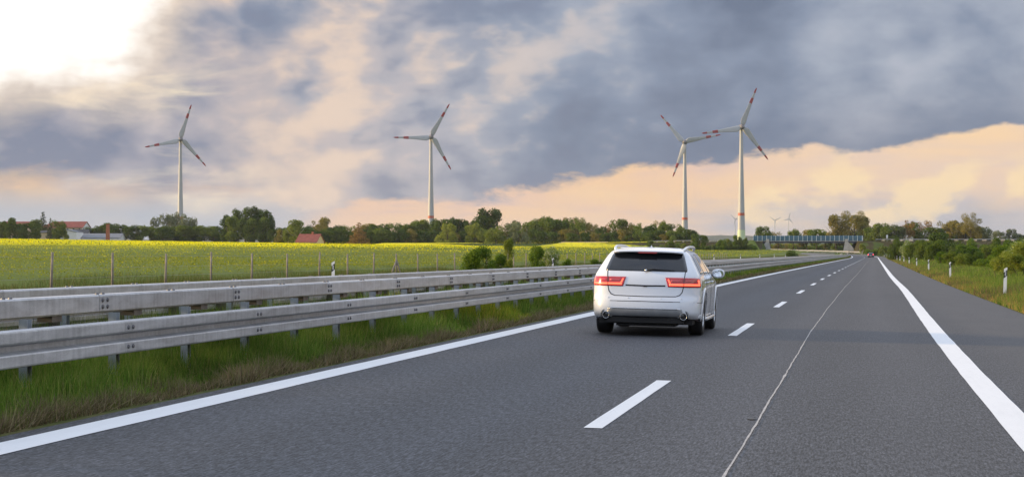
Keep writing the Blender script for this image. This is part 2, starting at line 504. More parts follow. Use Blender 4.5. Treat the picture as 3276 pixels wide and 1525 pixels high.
def npmesh(name, verts, loops, sizes, material, cols=None, smooth=False):
    me = bpy.data.meshes.new(name)
    nl, npoly = len(loops), len(sizes)
    me.vertices.add(len(verts)); me.vertices.foreach_set('co', np.asarray(verts, np.float32).ravel())
    me.loops.add(nl); me.loops.foreach_set('vertex_index', np.asarray(loops, np.int32))
    me.polygons.add(npoly)
    st = np.concatenate([[0], np.cumsum(sizes)[:-1]]).astype(np.int32)
    me.polygons.foreach_set('loop_start', st)
    me.polygons.foreach_set('loop_total', np.asarray(sizes, np.int32))
    if smooth: me.polygons.foreach_set('use_smooth', np.ones(npoly, bool))
    if cols is not None:
        a = me.attributes.new('blade_colour', 'FLOAT_COLOR', 'POINT')
        c4 = np.ones((len(verts), 4), np.float32); c4[:, :3] = cols
        a.data.foreach_set('color', c4.ravel())
    me.update(calc_edges=True)
    if material: me.materials.append(MATS[material])
    return me


def gridmesh(name, X, Y, Z, material, smooth=True, uv=None):
    """X, Y, Z are (rows, cols) arrays"""
    r, c = X.shape
    v = np.stack([X, Y, Z], -1).reshape(-1, 3)
    i = np.arange((r - 1) * (c - 1)); a = (i // (c - 1)) * c + i % (c - 1)
    q = np.stack([a, a + 1, a + c + 1, a + c], 1)
    me = npmesh(name, v, q.ravel(), np.full(len(q), 4), material, smooth=smooth)
    if uv is not None:
        l = me.uv_layers.new(name='UVMap')
        l.data.foreach_set('uv', uv.reshape(-1, 2)[q.ravel()].astype(np.float32).ravel())
    return me


# ------------------------------------------------------------------ road alignment (s along, t to the right of the lane line)
DS = 2.0
S0 = -60.0
S_ = np.arange(S0, 1400.0, DS)


def heading_deg(s):
    h = 10.0 + 0.55 * np.clip((s - 20) / 130.0, 0, 1)
    k = np.clip((s - 560.0) / 200.0, 0, 1) / 600.0        # curve to the left, easing in
    return h, k


_h, _k = heading_deg(S_)
_hd = np.radians(_h) - np.cumsum(_k) * DS
_x = np.cumsum(np.sin(_hd)) * DS
_y = np.cumsum(np.cos(_hd)) * DS
_i = np.searchsorted(_y, 15.84 + _y[0] - _y[0])
# pin the line through the first lane dash
_j = int(np.argmin(abs(S_ - 18.0)))
_x += 0.654 + 0.1763 * 0.0 - _x[_j]
_y += 15.84 - _y[_j]


def road_z(s): return 2.8 * np.clip((np.asarray(s, float) - 540.0) / 400.0, 0, 1.3) ** 1.4


def RP(s, t):
    """world x, y of road coordinates"""
    s = np.asarray(s, float); t = np.asarray(t, float)
    x = np.interp(s, S_, _x); y = np.interp(s, S_, _y); h = np.interp(s, S_, _hd)
    return x + t * np.cos(h), y - t * np.sin(h)


def RH(s): return float(np.interp(s, S_, _hd))


def cross(t):
    """height of the paved surface across the road"""
    t = np.asarray(t, float)
    return -0.022 * np.clip(t, -4.2, 6.8)


def RZ(s, t): return road_z(s) + cross(t)


def road_coords(X, Y):
    X = np.asarray(X, float); Y = np.asarray(Y, float)
    sh = X.shape; X = X.ravel(); Y = Y.ravel()
    s = np.empty_like(X); t = np.empty_like(X)
    for b in range(0, len(X), 20000):
        dx = X[b:b + 20000, None] - _x[None, ::4]; dy = Y[b:b + 20000, None] - _y[None, ::4]
        i = np.argmin(dx * dx + dy * dy, 1)
        hx, hy = np.sin(_hd[::4][i]), np.cos(_hd[::4][i])
        ax = X[b:b + 20000] - _x[::4][i]; ay = Y[b:b + 20000] - _y[::4][i]
        s[b:b + 20000] = S_[::4][i] + ax * hx + ay * hy
        t[b:b + 20000] = ax * hy - ay * hx
    return s.reshape(sh), t.reshape(sh)


def sst(a, b, x):
    q = np.clip((np.asarray(x, float) - a) / (b - a), 0, 1); return q * q * (3 - 2 * q)


# the road that crosses over on the bridge: (x, y, z of its surface)
XR = np.array([(-260, 985, 7.0), (-60, 945, 6.0), (40, 922, 6.2), (112.5, 905, 7.2), (161, 895, 7.2), (320, 862, 7.1), (480, 829, 6.9), (760, 770, 6.0)], float)
BR0, BR1 = 119.0, 155.0          # x range left open under the bridge


def cross_road(X, Y):
    """distance from the crossing road and its height there"""
    yc = np.interp(X, XR[:, 0], XR[:, 1]); zc = np.interp(X, XR[:, 0], XR[:, 2])
    return abs(Y - yc) * 0.98, zc


def terrain(X, Y):
    s, t = road_coords(X, Y)
    zr = road_z(np.clip(s, -60, 1400))
    lft = np.clip(-t - 24, 0, None)
    zl = np.minimum(0.0165 * lft, 8.0 + 0.003 * lft) + 0.0023 * np.clip(Y, 0, 1100) * sst(0, 60, lft) * np.clip(1 - zr / 4, 0, 1) - 0.12 * sst(0, 10, lft)
    rgt = np.clip(t - 9, 0, None)
    zrt = -0.9 * sst(2, 22, rgt) + 0.0035 * np.clip(rgt - 30, 0, 400)
    z = zr * np.exp(-np.maximum(lft, rgt) / 160.0) + zl + zrt
    far = sst(1000, 1650, Y) * 10.0
    z = np.maximum(z, np.minimum(z, 4) + far * 0.9)
    z = np.where(Y > 2300, z * (1 - sst(2300, 3600, Y)) + 6 * sst(2300, 3600, Y), z)
    d, zc = cross_road(X, Y)
    ramp_ = zc - 0.25 - np.clip(d - 5.5, 0, None) * 0.55
    gap = (X > BR0 - 2) & (X < BR1 + 1.5)
    inside = (X > -250) & (X < 760)
    z = np.where(inside & ~gap, np.maximum(z, ramp_), z)
    return z


def at(xs, Y):
    """world x for a bearing, given as a column of the photograph, at depth Y"""
    return (xs - 1638.0) / 6232.0 * Y


def zt(x, y): return float(terrain(np.array([x]), np.array([y]))[0])


def zrow(v, Y): return CAM_Z + (810.0 - v) * Y / 6232.0


# ------------------------------------------------------------------ ground sheet
gx = np.unique(np.concatenate([np.linspace(-9600, -700, 30), np.linspace(-700, -120, 60), np.linspace(-120, 260, 191), np.linspace(260, 760, 80), np.linspace(760, 9600, 30)]))
gy = np.unique(np.concatenate([np.linspace(-1000, -60, 10), np.linspace(-60, 500, 113), np.linspace(500, 820, 40), np.linspace(820, 1010, 96), np.linspace(1010, 2000, 60), np.linspace(2000, 9500, 40)]))
GX, GY = np.meshgrid(gx, gy)
GZ = terrain(GX, GY)
_s, _t = road_coords(GX, GY)
sink = sst(34, 27, -_t) * sst(24, 18, _t) * (_s < 1380)
GZ = GZ - 0.7 * sink
ground = structure(put('ground', gridmesh('ground', GX, GY, GZ, 'ground_green')))


def strip(name, s0, s1, ts, zs, material, parent=None, step=4.0, lift=0.0):
    """a ribbon along the road; zs gives the height at each t above the road level"""
    S = np.arange(s0, s1 + 0.01, step); T = np.asarray(ts, float)
    SS, TT = np.meshgrid(S, T, indexing='ij')
    X, Y = RP(SS, TT)
    Z = road_z(SS) + np.asarray(zs(SS, TT) if callable(zs) else np.broadcast_to(zs, SS.shape)) + lift
    return put(name, gridmesh(name, X, Y, Z, material, uv=np.stack([TT, SS], -1)), parent)


road = structure(strip('road', -40, 1200, [-4.02, -2, 0, 2, 4, 6.3], lambda s, t: cross(t), 'asphalt'))
opp = structure(strip('opposite_road', -40, 1200, [-16.4, -14, -11, -7.6], 0.10, 'asphalt_far_side'))
# the median between the guard rails and the verges
med = structure(strip('median', -40, 1200, [-7.6, -7.2, -6, -5, -4.5, -4.02], lambda s, t: np.interp(t, [-7.6, -7.2, -5, -4.5, -4.02], [0.10, 0.13, 0.12, 0.11, 0.088]), 'verge_soil', lift=-0.004))


def left_verge_z(s, t):
    X, Y = RP(s, t)
    return np.where(t > -23, 0.10 - 0.06 * sst(-17, -23, t) + 0.0, terrain(X, Y) - road_z(s) - 0.02 + (t > -25) * 0.0)


structure(strip('verge', -40, 1200, [-30, -27, -25, -23, -20, -18, -16.4], left_verge_z, 'verge_soil', lift=-0.003))


def right_verge_z(s, t):
    X, Y = RP(s, t)
    zz = terrain(X, Y) - road_z(s) - 0.02
    return np.where(t < 8.0, -0.139 - 0.02 * (t > 6.5), np.where(t < 10.5, -0.16, zz - 0.12 * sst(18, 10, t)))


structure(strip('verge', -40, 1200, [6.3, 6.6, 7.6, 9, 10.4, 13, 16, 20], right_verge_z, 'verge_soil', lift=-0.003))

# painted markings (children of the road)
def ribbon(name, S, T0, T1, lift, material, parent):
    S = np.asarray(S, float); SS = np.stack([S, S], 1); TT = np.stack([T0, T1], 1)
    X, Y = RP(SS, TT)
    return put(name, gridmesh(name, X, Y, RZ(SS, TT) + lift, material, uv=np.stack([TT, SS], -1)), parent)


SL = np.concatenate([np.arange(-38, 200, 1.0), np.arange(200, 1190, 5.0)])
rng = np.random.default_rng(5)
wob = lambda n, a: rng.normal(0, a, n)
t_right = 3.50 + 0.45 * sst(14, 95, SL)
ribbon('edge_line', SL, np.full(len(SL), -3.83) + wob(len(SL), 0.003), np.full(len(SL), -3.50) + wob(len(SL), 0.003), 0.005, 'paint_white', road)
ribbon('edge_line', SL, t_right - 0.15 + wob(len(SL), 0.003), t_right + 0.15 + wob(len(SL), 0.003), 0.005, 'paint_white', road)
for i in range(-2, 44):
    s0 = 18.0 + i * 18.0
    q = np.linspace(s0, s0 + 6.0, 7)
    ribbon('lane_dash', q, np.full(7, -0.078) + wob(7, 0.002), np.full(7, 0.078) + wob(7, 0.002), 0.005, 'paint_white', road)
SJ = np.arange(-20, 420, 0.35)
rw = np.convolve(wob(len(SJ), 0.05), np.ones(25) / 25, 'same') * 0.6 + wob(len(SJ), 0.0015)
tj = 1.27 + 0.42 * sst(20, 150, SJ) + rw
wj = 0.0065 + abs(wob(len(SJ), 0.002)) + 0.012 * (rng.random(len(SJ)) > 0.985)
ribbon('joint_seal', SJ, tj - wj, tj + wj, 0.006, 'seal', road)
mb = MB()
for k in range(9):
    an = 2 * PI * k / 9; r = 0.045 * (0.6 + 0.6 * random.Random(k).random()); mb.v.append((r * math.cos(an), 2.2 * r * math.sin(an), 0))
mb.f.append(tuple(range(9)))
x, y = RP(19.4, 1.21)
put('tar_spot', mb.mesh('tar_spot', 'tar'), road, (float(x), float(y), float(RZ(19.4, 1.21)) + 0.009))

# crossing road surface left and right of the bridge
def crossing(x0, x1):
    xs = np.linspace(x0, x1, 40); yc = np.interp(xs, XR[:, 0], XR[:, 1]); zc = np.interp(xs, XR[:, 0], XR[:, 2])
    o = np.array([-4.5, 4.5]); X = np.repeat(xs[:, None], 2, 1) + o * 0.2; Y = yc[:, None] + o * 0.98; Z = np.repeat(zc[:, None], 2, 1)
    return structure(put('crossing_road', gridmesh('crossing_road', X, Y, Z, 'asphalt_far_side', uv=np.stack([np.broadcast_to(o, X.shape), X], -1))))


crossing(-250, BR0 - 6)
crossing(BR1 + 6, 755)

# embankment faces of the crossing road: darker, rough grass and earth
def embank(x0, x1, n):
    xs = np.linspace(x0, x1, n); dd = np.array([4.6, 5.6, 7.5, 10, 13, 16.5])
    yc = np.interp(xs, XR[:, 0], XR[:, 1])
    X = np.repeat(xs[:, None], len(dd), 1) - dd * 0.2; Y = yc[:, None] - dd * 0.98
    Z = terrain(X, Y) + 0.06 + rng.normal(0, 0.12, X.shape) * (dd > 6)
    return structure(put('embankment', gridmesh('embankment', X, Y, Z, 'embankment_soil')))


embank(20, BR0 - 2.2, 60)
embank(BR1 + 1.8, 560, 200)

# distant hills
hx = np.linspace(-9000, 9000, 360); hd = np.linspace(0, 1, 14)
HX, HD = np.meshgrid(hx, hd)
hh = 70 + 14 * np.sin(hx / 900.0 + 1.0) + 8 * np.sin(hx / 310.0) + 3.5 * np.sin(hx / 97.0 + 2) + rng.normal(0, 2.0, len(hx))
HZ = -5 + (hh + 8) * sst(0, 1, HD) + rng.normal(0, 2.5, HX.shape) * HD
structure(put('hills', gridmesh('hills', HX, 7600 + 1500 * HD, HZ, 'hill_woods', smooth=False)))

# ------------------------------------------------------------------ guard rails
def shell(front, th):
    """closed thin profile: the front line and the same line pushed back by th"""
    return front + [(x - th, z) for x, z in reversed(front)]


WPROF = [(0, 0), (.066, .003), (.080, .010), (.084, .022), (.083, .100), (.077, .112), (.016, .126), (.0, .134), (0, .176), (.016, .184), (.077, .198), (.083, .210), (.084, .288), (.080, .300), (.066, .307), (0, .31)]
BOXP = [(-.10, .015), (-.085, 0), (.085, 0), (.10, .015), (.10, .155), (.085, .17), (-.085, .17), (-.10, .155)]


def bolt_mesh():
    return MB().lathe([(0.0, 0.016), (0.012, 0.016), (0.019, 0.011), (0.021, 0.0)], 8, 'x').mesh('bolt', 'bolt')


BOLT = bolt_mesh()
BOLT_UP = MB().lathe([(0.0, 0.016), (0.012, 0.016), (0.019, 0.011), (0.021, 0.0)], 8, 'z').mesh('bolt', 'bolt')


def guardrail(name, label, side, t_w, t_b, s0, s1, z_w, z_b, near_bolts, phase=0.0, box=True, seg_far=12.0):
    """side +1: the wave faces +t.  Wave beam at t_w, box beam centred on t_b."""
    x0, y0 = RP(s0, t_w)
    root = thing(name, label, 'guardrail', (float(x0), float(y0), float(road_z(s0))))
    inv = Vector(root.location)
    cache = {}
    def m(key, fn):
        if key not in cache: cache[key] = fn()
        return cache[key]
    def place(nm, me, s, t, z, parent=root, base=None):
        x, y = RP(s, t)
        o = put(nm, me, parent, (Vector((float(x), float(y), float(road_z(s)) + z)) - inv) if parent is root else base, -RH(s) if parent is root else None)
        return o
    s = s0 + phase
    while s < s1:
        L = 4.0 if s < 260 else seg_far
        sm = s + L / 2
        def mk():
            p = [(side * x, z) for x, z in shell(WPROF, 0.004)]
            return recalc(MB().extrude(p, -L / 2 + .003, L / 2 - .003, cap=False).mesh('wave_beam', 'galvanised', False))
        wb = place('wave_beam', m(('w', L), mk), sm, t_w, z_w)
        if box:
            bb = place('box_beam', m(('b', L), lambda: recalc(MB().extrude(BOXP, -L / 2 + .004, L / 2 - .004, cap=False).mesh('box_beam', 'galvanised'))), sm + 0.12, t_b, z_b)
        if near_bolts and s < near_bolts:
            for dy in (-1.93, -1.81):
                for dz in (.066, .245):
                    put('bolt', BOLT, wb, (side * .083, dy, dz), PI if side < 0 else 0)
                for dz in (.055, .118):
                    if box: put('bolt', BOLT, bb, (side * .1, dy, dz), PI if side < 0 else 0)
            for dy in (-1.94, -1.80, 0.0, 0.14):
                if box: put('bolt', BOLT_UP, bb, (side * 0.05, dy, .17))
        s += L
    s = s0 + phase + 0.25
    while s < s1:
        step = 2.0 if s < 260 else 6.0
        tp = t_w - side * 0.16
        ph = (z_b if box else z_w + .28)
        def mkp():
            b = MB(); h = ph - 0.09
            b.box(-.004, .004, -.05, .05, 0, h); b.box(.0045, .07, -.05, -.043, 0, h); b.box(.0045, .07, .043, .05, 0, h)
            return b.mesh('post', 'galvanised_post')
        place('post', m('p', mkp), s, tp, 0.09)
        def mks():
            return MB().box(-.075, .075, -.07, .07, 0, .28).mesh('spacer', 'spacer_brown')
        if s < 260: place('spacer', m('s', mks), s + 0.02, t_w - side * .08, z_w + .015)
        if box and s < 260:
            place('bracket', m('k', lambda: MB().box(-.07, .07, -.11, .11, 0, .055).mesh('bracket', 'spacer_brown')), s + 0.95, t_b, z_b - .055)
        s += step
    return root


guardrail('guardrail', 'double galvanised guardrail, two-wave beam below a box beam, beside the near lanes', 1, -4.68, -5.00, 7.0, 646.0, 0.485, 0.862, 90, 0.55)
guardrail('guardrail', 'galvanised guardrail of the opposite lanes, box beam showing behind the near guardrail', -1, -7.08, -6.76, 12.0, 646.0, 0.485, 0.862, 60, 1.3)
guardrail('guardrail', 'sunlit guardrail on the outside of the bend in front of the bridge', -1, 7.6, 7.92, 742.0, 1040.0, 0.44, 0.80, 0, 0.0)


def cross_rail(x0, x1, label, yo=-4.9):
    xs = np.arange(x0, x1, 8.0)
    root = thing('guardrail', label, 'guardrail', (x0, float(np.interp(x0, XR[:, 0], XR[:, 1])) + yo, float(np.interp(x0, XR[:, 0], XR[:, 2]))))
    o = Vector(root.location)
    for xx in xs:
        a = Vector((xx, np.interp(xx, XR[:, 0], XR[:, 1]) + yo, np.interp(xx, XR[:, 0], XR[:, 2]))) - o
        b = Vector((xx + 8, np.interp(xx + 8, XR[:, 0], XR[:, 1]) + yo, np.interp(xx + 8, XR[:, 0], XR[:, 2]))) - o
        d = b - a; L = d.length
        p = [(x, z) for x, z in shell(WPROF, 0.004)]
        me = recalc(MB().extrude(p, 0, L, cap=False).mesh('wave_beam', 'galvanised'))
        q = put('wave_beam', me, root, a + Vector((0, 0, .44))); q.rotation_euler = (math.asin(d.z / L), 0, -PI / 2 + math.atan2(d.y, d.x) + PI * 0)
        q.rotation_euler.z = math.atan2(d.y, d.x) - PI / 2
        for k in (0.1, 4.1):
            put('post', MB().box(-.05, .05, 0.01, .08, -0.3, .7).mesh('post', 'galvanised_post') if xx == xs[0] and k < 1 else root.children[1].data, root, a + d * (k / L))
    return root


cross_rail(64.0, 108.0, 'grey guardrail on the embankment leading to the bridge from the rapeseed field')
cross_rail(166.0, 480.0, 'grey guardrail on the overgrown embankment beyond the bridge, behind the shrubs')

# ------------------------------------------------------------------ delineator posts
def delineator_proto():
    prof = [(-.06, -.05), (.06, -.05), (.03, .05), (-.03, .05)]
    def ringed(z0, z1, slope0=0.0, slope1=0.0, g=1.0):
        b = MB(); n = len(prof)
        vs = [(x * g, y * g, z0 + x * slope0) for x, y in prof] + [(x * g, y * g, z1 + x * slope1) for x, y in prof]
        b.add(vs, [(i, (i + 1) % n, n + (i + 1) % n, n + i) for i in range(n)] + [tuple(range(n))[::-1], tuple(range(n, 2 * n))])
        return b
    me_body = ringed(-0.15, 1.03, 0, .55).mesh('body', 'post_white')
    me_band = ringed(.70, .92, .9, .9, 1.04).mesh('band', 'post_black')
    me_ref = MB().box(-.025, .025, -.0595, -.0535, .74, .90).mesh('reflector', 'reflector')
    return me_body, me_band, me_ref


DB, DBAND, DREF = delineator_proto()


def delineator(s, t, z, label, group, lean=0.0, k=1.0):
    x, y = RP(s, t)
    r = thing('delineator_post', label, 'delineator post', (float(x), float(y), float(road_z(s)) + z), -RH(s), group)
    r.rotation_euler.y = lean
    r.scale = (k, k, k)
    put('body', DB, r); put('band', DBAND, r); put('reflector', DREF, r)


rd = random.Random(3)
for i in range(14):
    s = 77.0 + i * 48.6
    lab = 'white delineator post with black band in the grass along the hard shoulder'
    if i == 0: lab = 'leaning white delineator post, first one in the grass along the hard shoulder'
    delineator(s, 7.45, -0.16, lab, None if i == 0 else 'delineator posts along the hard shoulder', 0.04 if i == 0 else rd.uniform(-.02, .02))
for i, s in enumerate([72.0, 123.0, 248.0, 297.0, 347.0, 397.0, 447.0, 497.0]):
    delineator(s, -17.0, 0.08 if s < 200 else 0.22, 'white delineator post with black base beyond the guardrails, in front of the wire fence', 'delineator posts along the opposite lanes', rd.uniform(-.03, .03))
for i, s in enumerate([752.0, 801.0, 850.0]):
    delineator(s, 8.0, 0.0, 'white delineator post on the outside of the bend near the bridge', 'delineator posts in the bend')

# ------------------------------------------------------------------ wire fence along the field
def fence():
    c, slope = 24.0, 0.182
    Y0 = 2.389 * c
    pts = []
    for i in range(-2, 120):
        Y = c * (2.389 + 0.1935 * i)
        if Y > 330: break
        pts.append((slope * Y - c + (0.0022 * max(0, Y - 60)), Y))
    x0, y0 = pts[0]
    r = thing('wire_fence', 'wire fence on weathered wooden posts along the rapeseed field', 'fence', (x0, y0, zt(x0, y0)))
    o = Vector(r.location)
    me = MB().tube([(0, 0, -.2), (.006, 0, .7), (0, 0, 1.42)], [.043, .04, .036], 7).mesh('post', 'wood_post', True)
    tops = []
    q = random.Random(9)
    for i, (x, y) in enumerate(pts):
        z = zt(x, y) * 0.6 + 0.02
        p = put('post', me, r, Vector((x, y, z)) - o, q.uniform(0, 6), (1, 1, q.uniform(.97, 1.04)))
        p.rotation_euler.y = q.uniform(-.03, .03); p.rotation_euler.x = q.uniform(-.03, .03)
        tops.append(Vector((x, y, z)) - o)
    b = MB().tube([tops[11] + Vector((-.42, -.3, -.1)), tops[11] + Vector((0, 0, 1.05))], .045, 7)
    b.build('strut', 'wood_post', r, True)
    b = MB().tube([tops[11] + Vector((.30, .3, -.1)), tops[11] + Vector((0, 0, 1.05))], .045, 7)
    b.build('strut', 'wood_post', r, True)
    for h in (.35, .65, .95, 1.3):
        MB().tube([p + Vector((.04, 0, h)) for p in tops], .0035, 4).build('wire', 'wire', r)


fence()

# ------------------------------------------------------------------ wind turbines
def turbine_proto(yaw, R, H, simple_=False):
    """meshes of one turbine; tower height H, blade length R"""
    k = H / 98.0
    def tower(z0, z1, g=1.0):
        prof = []
        for i in range(9):
            z = z0 + (z1 - z0) * i / 8; f = z / H
            r = (3.75 * (1 - f) ** 1.5 + 2.05 - 0.75 * f) * k * 0.62 + 0.30 * k
            prof.append((r * g, z))
        return MB().lathe(prof, 20)
    return tower


def blade_mesh(R, f0, f1, g=1.0):
    """Enercon-like blade: broad root, slender tip; part of the span f0..f1"""
    b = MB(); n = 18; ring = []
    fs = np.linspace(f0, f1, n)
    for i, f in enumerate(fs):
        r = f * R
        chord = R * np.interp(f, [0.0, .04, .08, .14, .22, .4, .6, .8, .95, 1.0], [.05, .065, .13, .150, .135, .098, .072, .052, .034, .010]) * g
        th = R * np.interp(f, [0, .05, .15, .4, 1.0], [.045, .045, .03, .016, .004]) * g
        tw = rad(np.interp(f, [0, .15, 1], [28, 16, 0]))
        for a in np.linspace(0, 2 * PI, 12, endpoint=False):
            x = chord * (0.5 * math.cos(a) - .18 * min(1, f / .1)); y = th * .5 * math.sin(a) * (1 if math.cos(a) > -.3 else .6)
            ring.append((x * math.cos(tw) - y * math.sin(tw), x * math.sin(tw) + y * math.cos(tw), r))
    fc = [(i * 12 + j, i * 12 + (j + 1) % 12, (i + 1) * 12 + (j + 1) % 12, (i + 1) * 12 + j) for i in range(n - 1) for j in range(12)]
    fc += [tuple(range(12))[::-1], tuple((n - 1) * 12 + j for j in range(12))]
    return b.add(ring, fc)


TCACHE = {}


def turbine(label, xs, Y, hub_v, R, rot, yaw, zbase, group=None, bands=True):
    hx = at(xs, Y); hz = zrow(hub_v, Y); H = hz - zbase
    root = thing('wind_turbine', label, 'wind turbine', (hx, Y, zbase), 0, group)
    key = round(R, 2)
    def tw(z0, z1, g):
        prof = []
        for i in range(13):
            z = z0 + (z1 - z0) * i / 12; f = z / H
            r = (R / 35.5) * (1.32 + 2.15 * (1 - f) ** 1.35)
            prof.append((r * g, z))
        return MB().lathe(prof, 24)
    t = tw(-2, H - 1.2 * R / 35, 1.0).build('tower', 'tower_white', root, True)
    if bands:
        tw(H * .225, H * .25, 1.012).build('band', 'band_orange', t, True)
        tw(-2.0, H * .10, 1.008).build('tower_base', 'tower_green', t, True)
    # nacelle: egg-shaped, its axis along yaw
    sc = R / 35.5
    prof = [(0.05, -5.6), (1.0, -5.0), (1.9, -3.6), (2.45, -1.6), (2.55, .2), (2.35, 1.4), (2.1, 2.0)]
    hd_ = put('nacelle', None, root, (0, 0, H)); COL.objects.unlink(hd_); bpy.data.objects.remove(hd_)
    nm = MB().lathe([(r * sc, -y * sc) for r, y in prof], 20, 'y').mesh('nacelle', 'tower_white' if not bands else 'nacelle', True)
    no = put('nacelle', recalc(nm), root, (0, 0, H), yaw)
    # hub in front of the tower (towards -y), dark grey spinner
    sp = MB().lathe([(2.1 * sc, -2.05 * sc), (2.15 * sc, -3.0 * sc), (1.9 * sc, -4.2 * sc), (1.2 * sc, -5.1 * sc), (0.02, -5.5 * sc)], 20, 'y').mesh('hub', 'nacelle' if bands else 'tower_white', True)
    ho = put('hub', recalc(sp), root, (0, 0, H), yaw)
    if key not in TCACHE:
        TCACHE[key] = (recalc(blade_mesh(R, 0.03, 1.0).mesh('blade', 'tower_white', True)), recalc(blade_mesh(R, .865, .995, 1.06).mesh('band', 'blade_red', True)), recalc(blade_mesh(R, .60, .735, 1.06).mesh('band', 'blade_red', True)))
    bm_, b1, b2 = TCACHE[key]
    for j in range(3):
        bl = put('blade', bm_, root)
        M = Matrix.Translation((0, 0, H)) @ Matrix.Rotation(yaw, 4, 'Z') @ Matrix.Translation((0, -3.2 * sc, 0)) @ Matrix.Rotation(rad(rot + 120 * j), 4, 'Y')
        bl.matrix_local = M
        if bands:
            put('band', b1, bl); put('band', b2, bl)
    return root


turbine('wind turbine behind the grey-green willow clump beside the farm', 577, 1900, 446, 35.5, 17, rad(14), 12.0)
turbine('wind turbine rising behind the middle of the wooded treeline, one blade pointing level left', 1378.6, 1813, 438.7, 35.5, 29, rad(10), 12.0)
turbine('wind turbine with one blade pointing down left beside a taller turbine', 2191, 1891, 455.3, 35.5, 79, rad(-8), 12.0)
turbine('tallest wind turbine, its pale green foot showing beside the bridge', 2371.8, 1646, 407, 35.5, 21, rad(8), 11.5)
for xs, hv, rot, Y in ((2351.8, 701, -45, 7000), (2479, 705, 65, 7100), (2523, 700, 15, 7300)):
    turbine('tiny pale wind turbine far off on the horizon above the bridge', xs, Y, hv, 26.0, rot, 0.2, 28.0, 'far wind turbines', bands=False)

# ------------------------------------------------------------------ bridge
def bridge():
    a = Vector((112.5, 905, 0)); b = Vector((161.0, 895, 0)); d = (b - a).normalized(); L = (b - a).length
    r = thing('overpass_bridge', 'low road bridge with blue glazed parapet crossing over the motorway', 'bridge', a, math.atan2(d.y, d.x))
    zb, zt_ = 6.15, 7.25
    MB().box(0.6, L - 0.6, -4.9, 5.2, zb, zt_ - 0.28).build('girder', 'girder', r)
    MB().box(-.3, L + .3, -5.15, 5.4, zt_ - .279, zt_).build('deck', 'concrete', r)
    n = 24
    post = MB().box(-.09, .09, -.09, .09, -.35, 2.36).mesh('barrier_post', 'barrier_post')
    w = L / n
    pan = MB().box(.10, w - .10, -.02, .02, .0, 2.25).mesh('barrier_panel', 'barrier_blue')
    for side in (-5.26, 5.5):
        for i in range(n + 1): put('barrier_post', post, r, (i * w, side, zt_))
        for i in range(n): put('barrier_panel', pan, r, (i * w, side, zt_ + .02))
    # abutments with sloping wing walls
    for s, x in ((1, 7.2), (-1, L - 7.6)):
        MB().box(min(x, x - s * 1.4), max(x, x - s * 1.4), -5.0, 5.3, -1.0, zb + 0.05).build('abutment', 'concrete', r)
        p = [(x + s * .05, zb + .9), (x - s * 1.1, zb + .9), (x - s * 3.8, 3.6), (x - s * 3.8, 2.6), (x + s * .9, 2.6)]
        m = MB(); k = len(p)
        m.add([(q[0], -5.7, q[1]) for q in p] + [(q[0], -5.2, q[1]) for q in p], [tuple(range(k)), tuple(range(k, 2 * k))[::-1]] + [(i, k + i, k + (i + 1) % k, (i + 1) % k) for i in range(k)])
        o = m.build('wing_wall', 'concrete', r); recalc(o.data)
        MB().box(min(x, x - s * 1.2) - .1, max(x, x - s * 1.2) + .1, -5.8, -5.15, zb + .905, zt_ + .7).build('pilaster', 'concrete', r)
    # sheet of stairs at the left end
    MB().box(.6, 1.5, -6.6, -5.6, 0.5, 6.4).build('stair_wall', 'concrete', r)


bridge()

# signs near the bridge
def sign(name, label, xs, Y, vtop, h, w, mat_, zb):
    x = at(xs, Y); z1 = zrow(vtop, Y)
    r = thing(name, label, 'sign', (x, Y, zb))
    MB().tube([(0, 0.06, -.3), (0, 0.06, z1 - zb)], .05, 8).build('pole', 'galvanised_post', r)
    MB().box(-w / 2, w / 2, -.02, .015, z1 - zb - h, z1 - zb).build('panel', mat_, r)


sign('road_sign', 'small blank white sign on a pole on the crossing road', 2838, 880, 751, 1.5, .8, 'post_white', 6.9)
sign('road_sign', 'small blue sign low in the grass behind the delineator posts', 2882, 470, 814.5, .62, .9, 'sign_blue', -0.2)

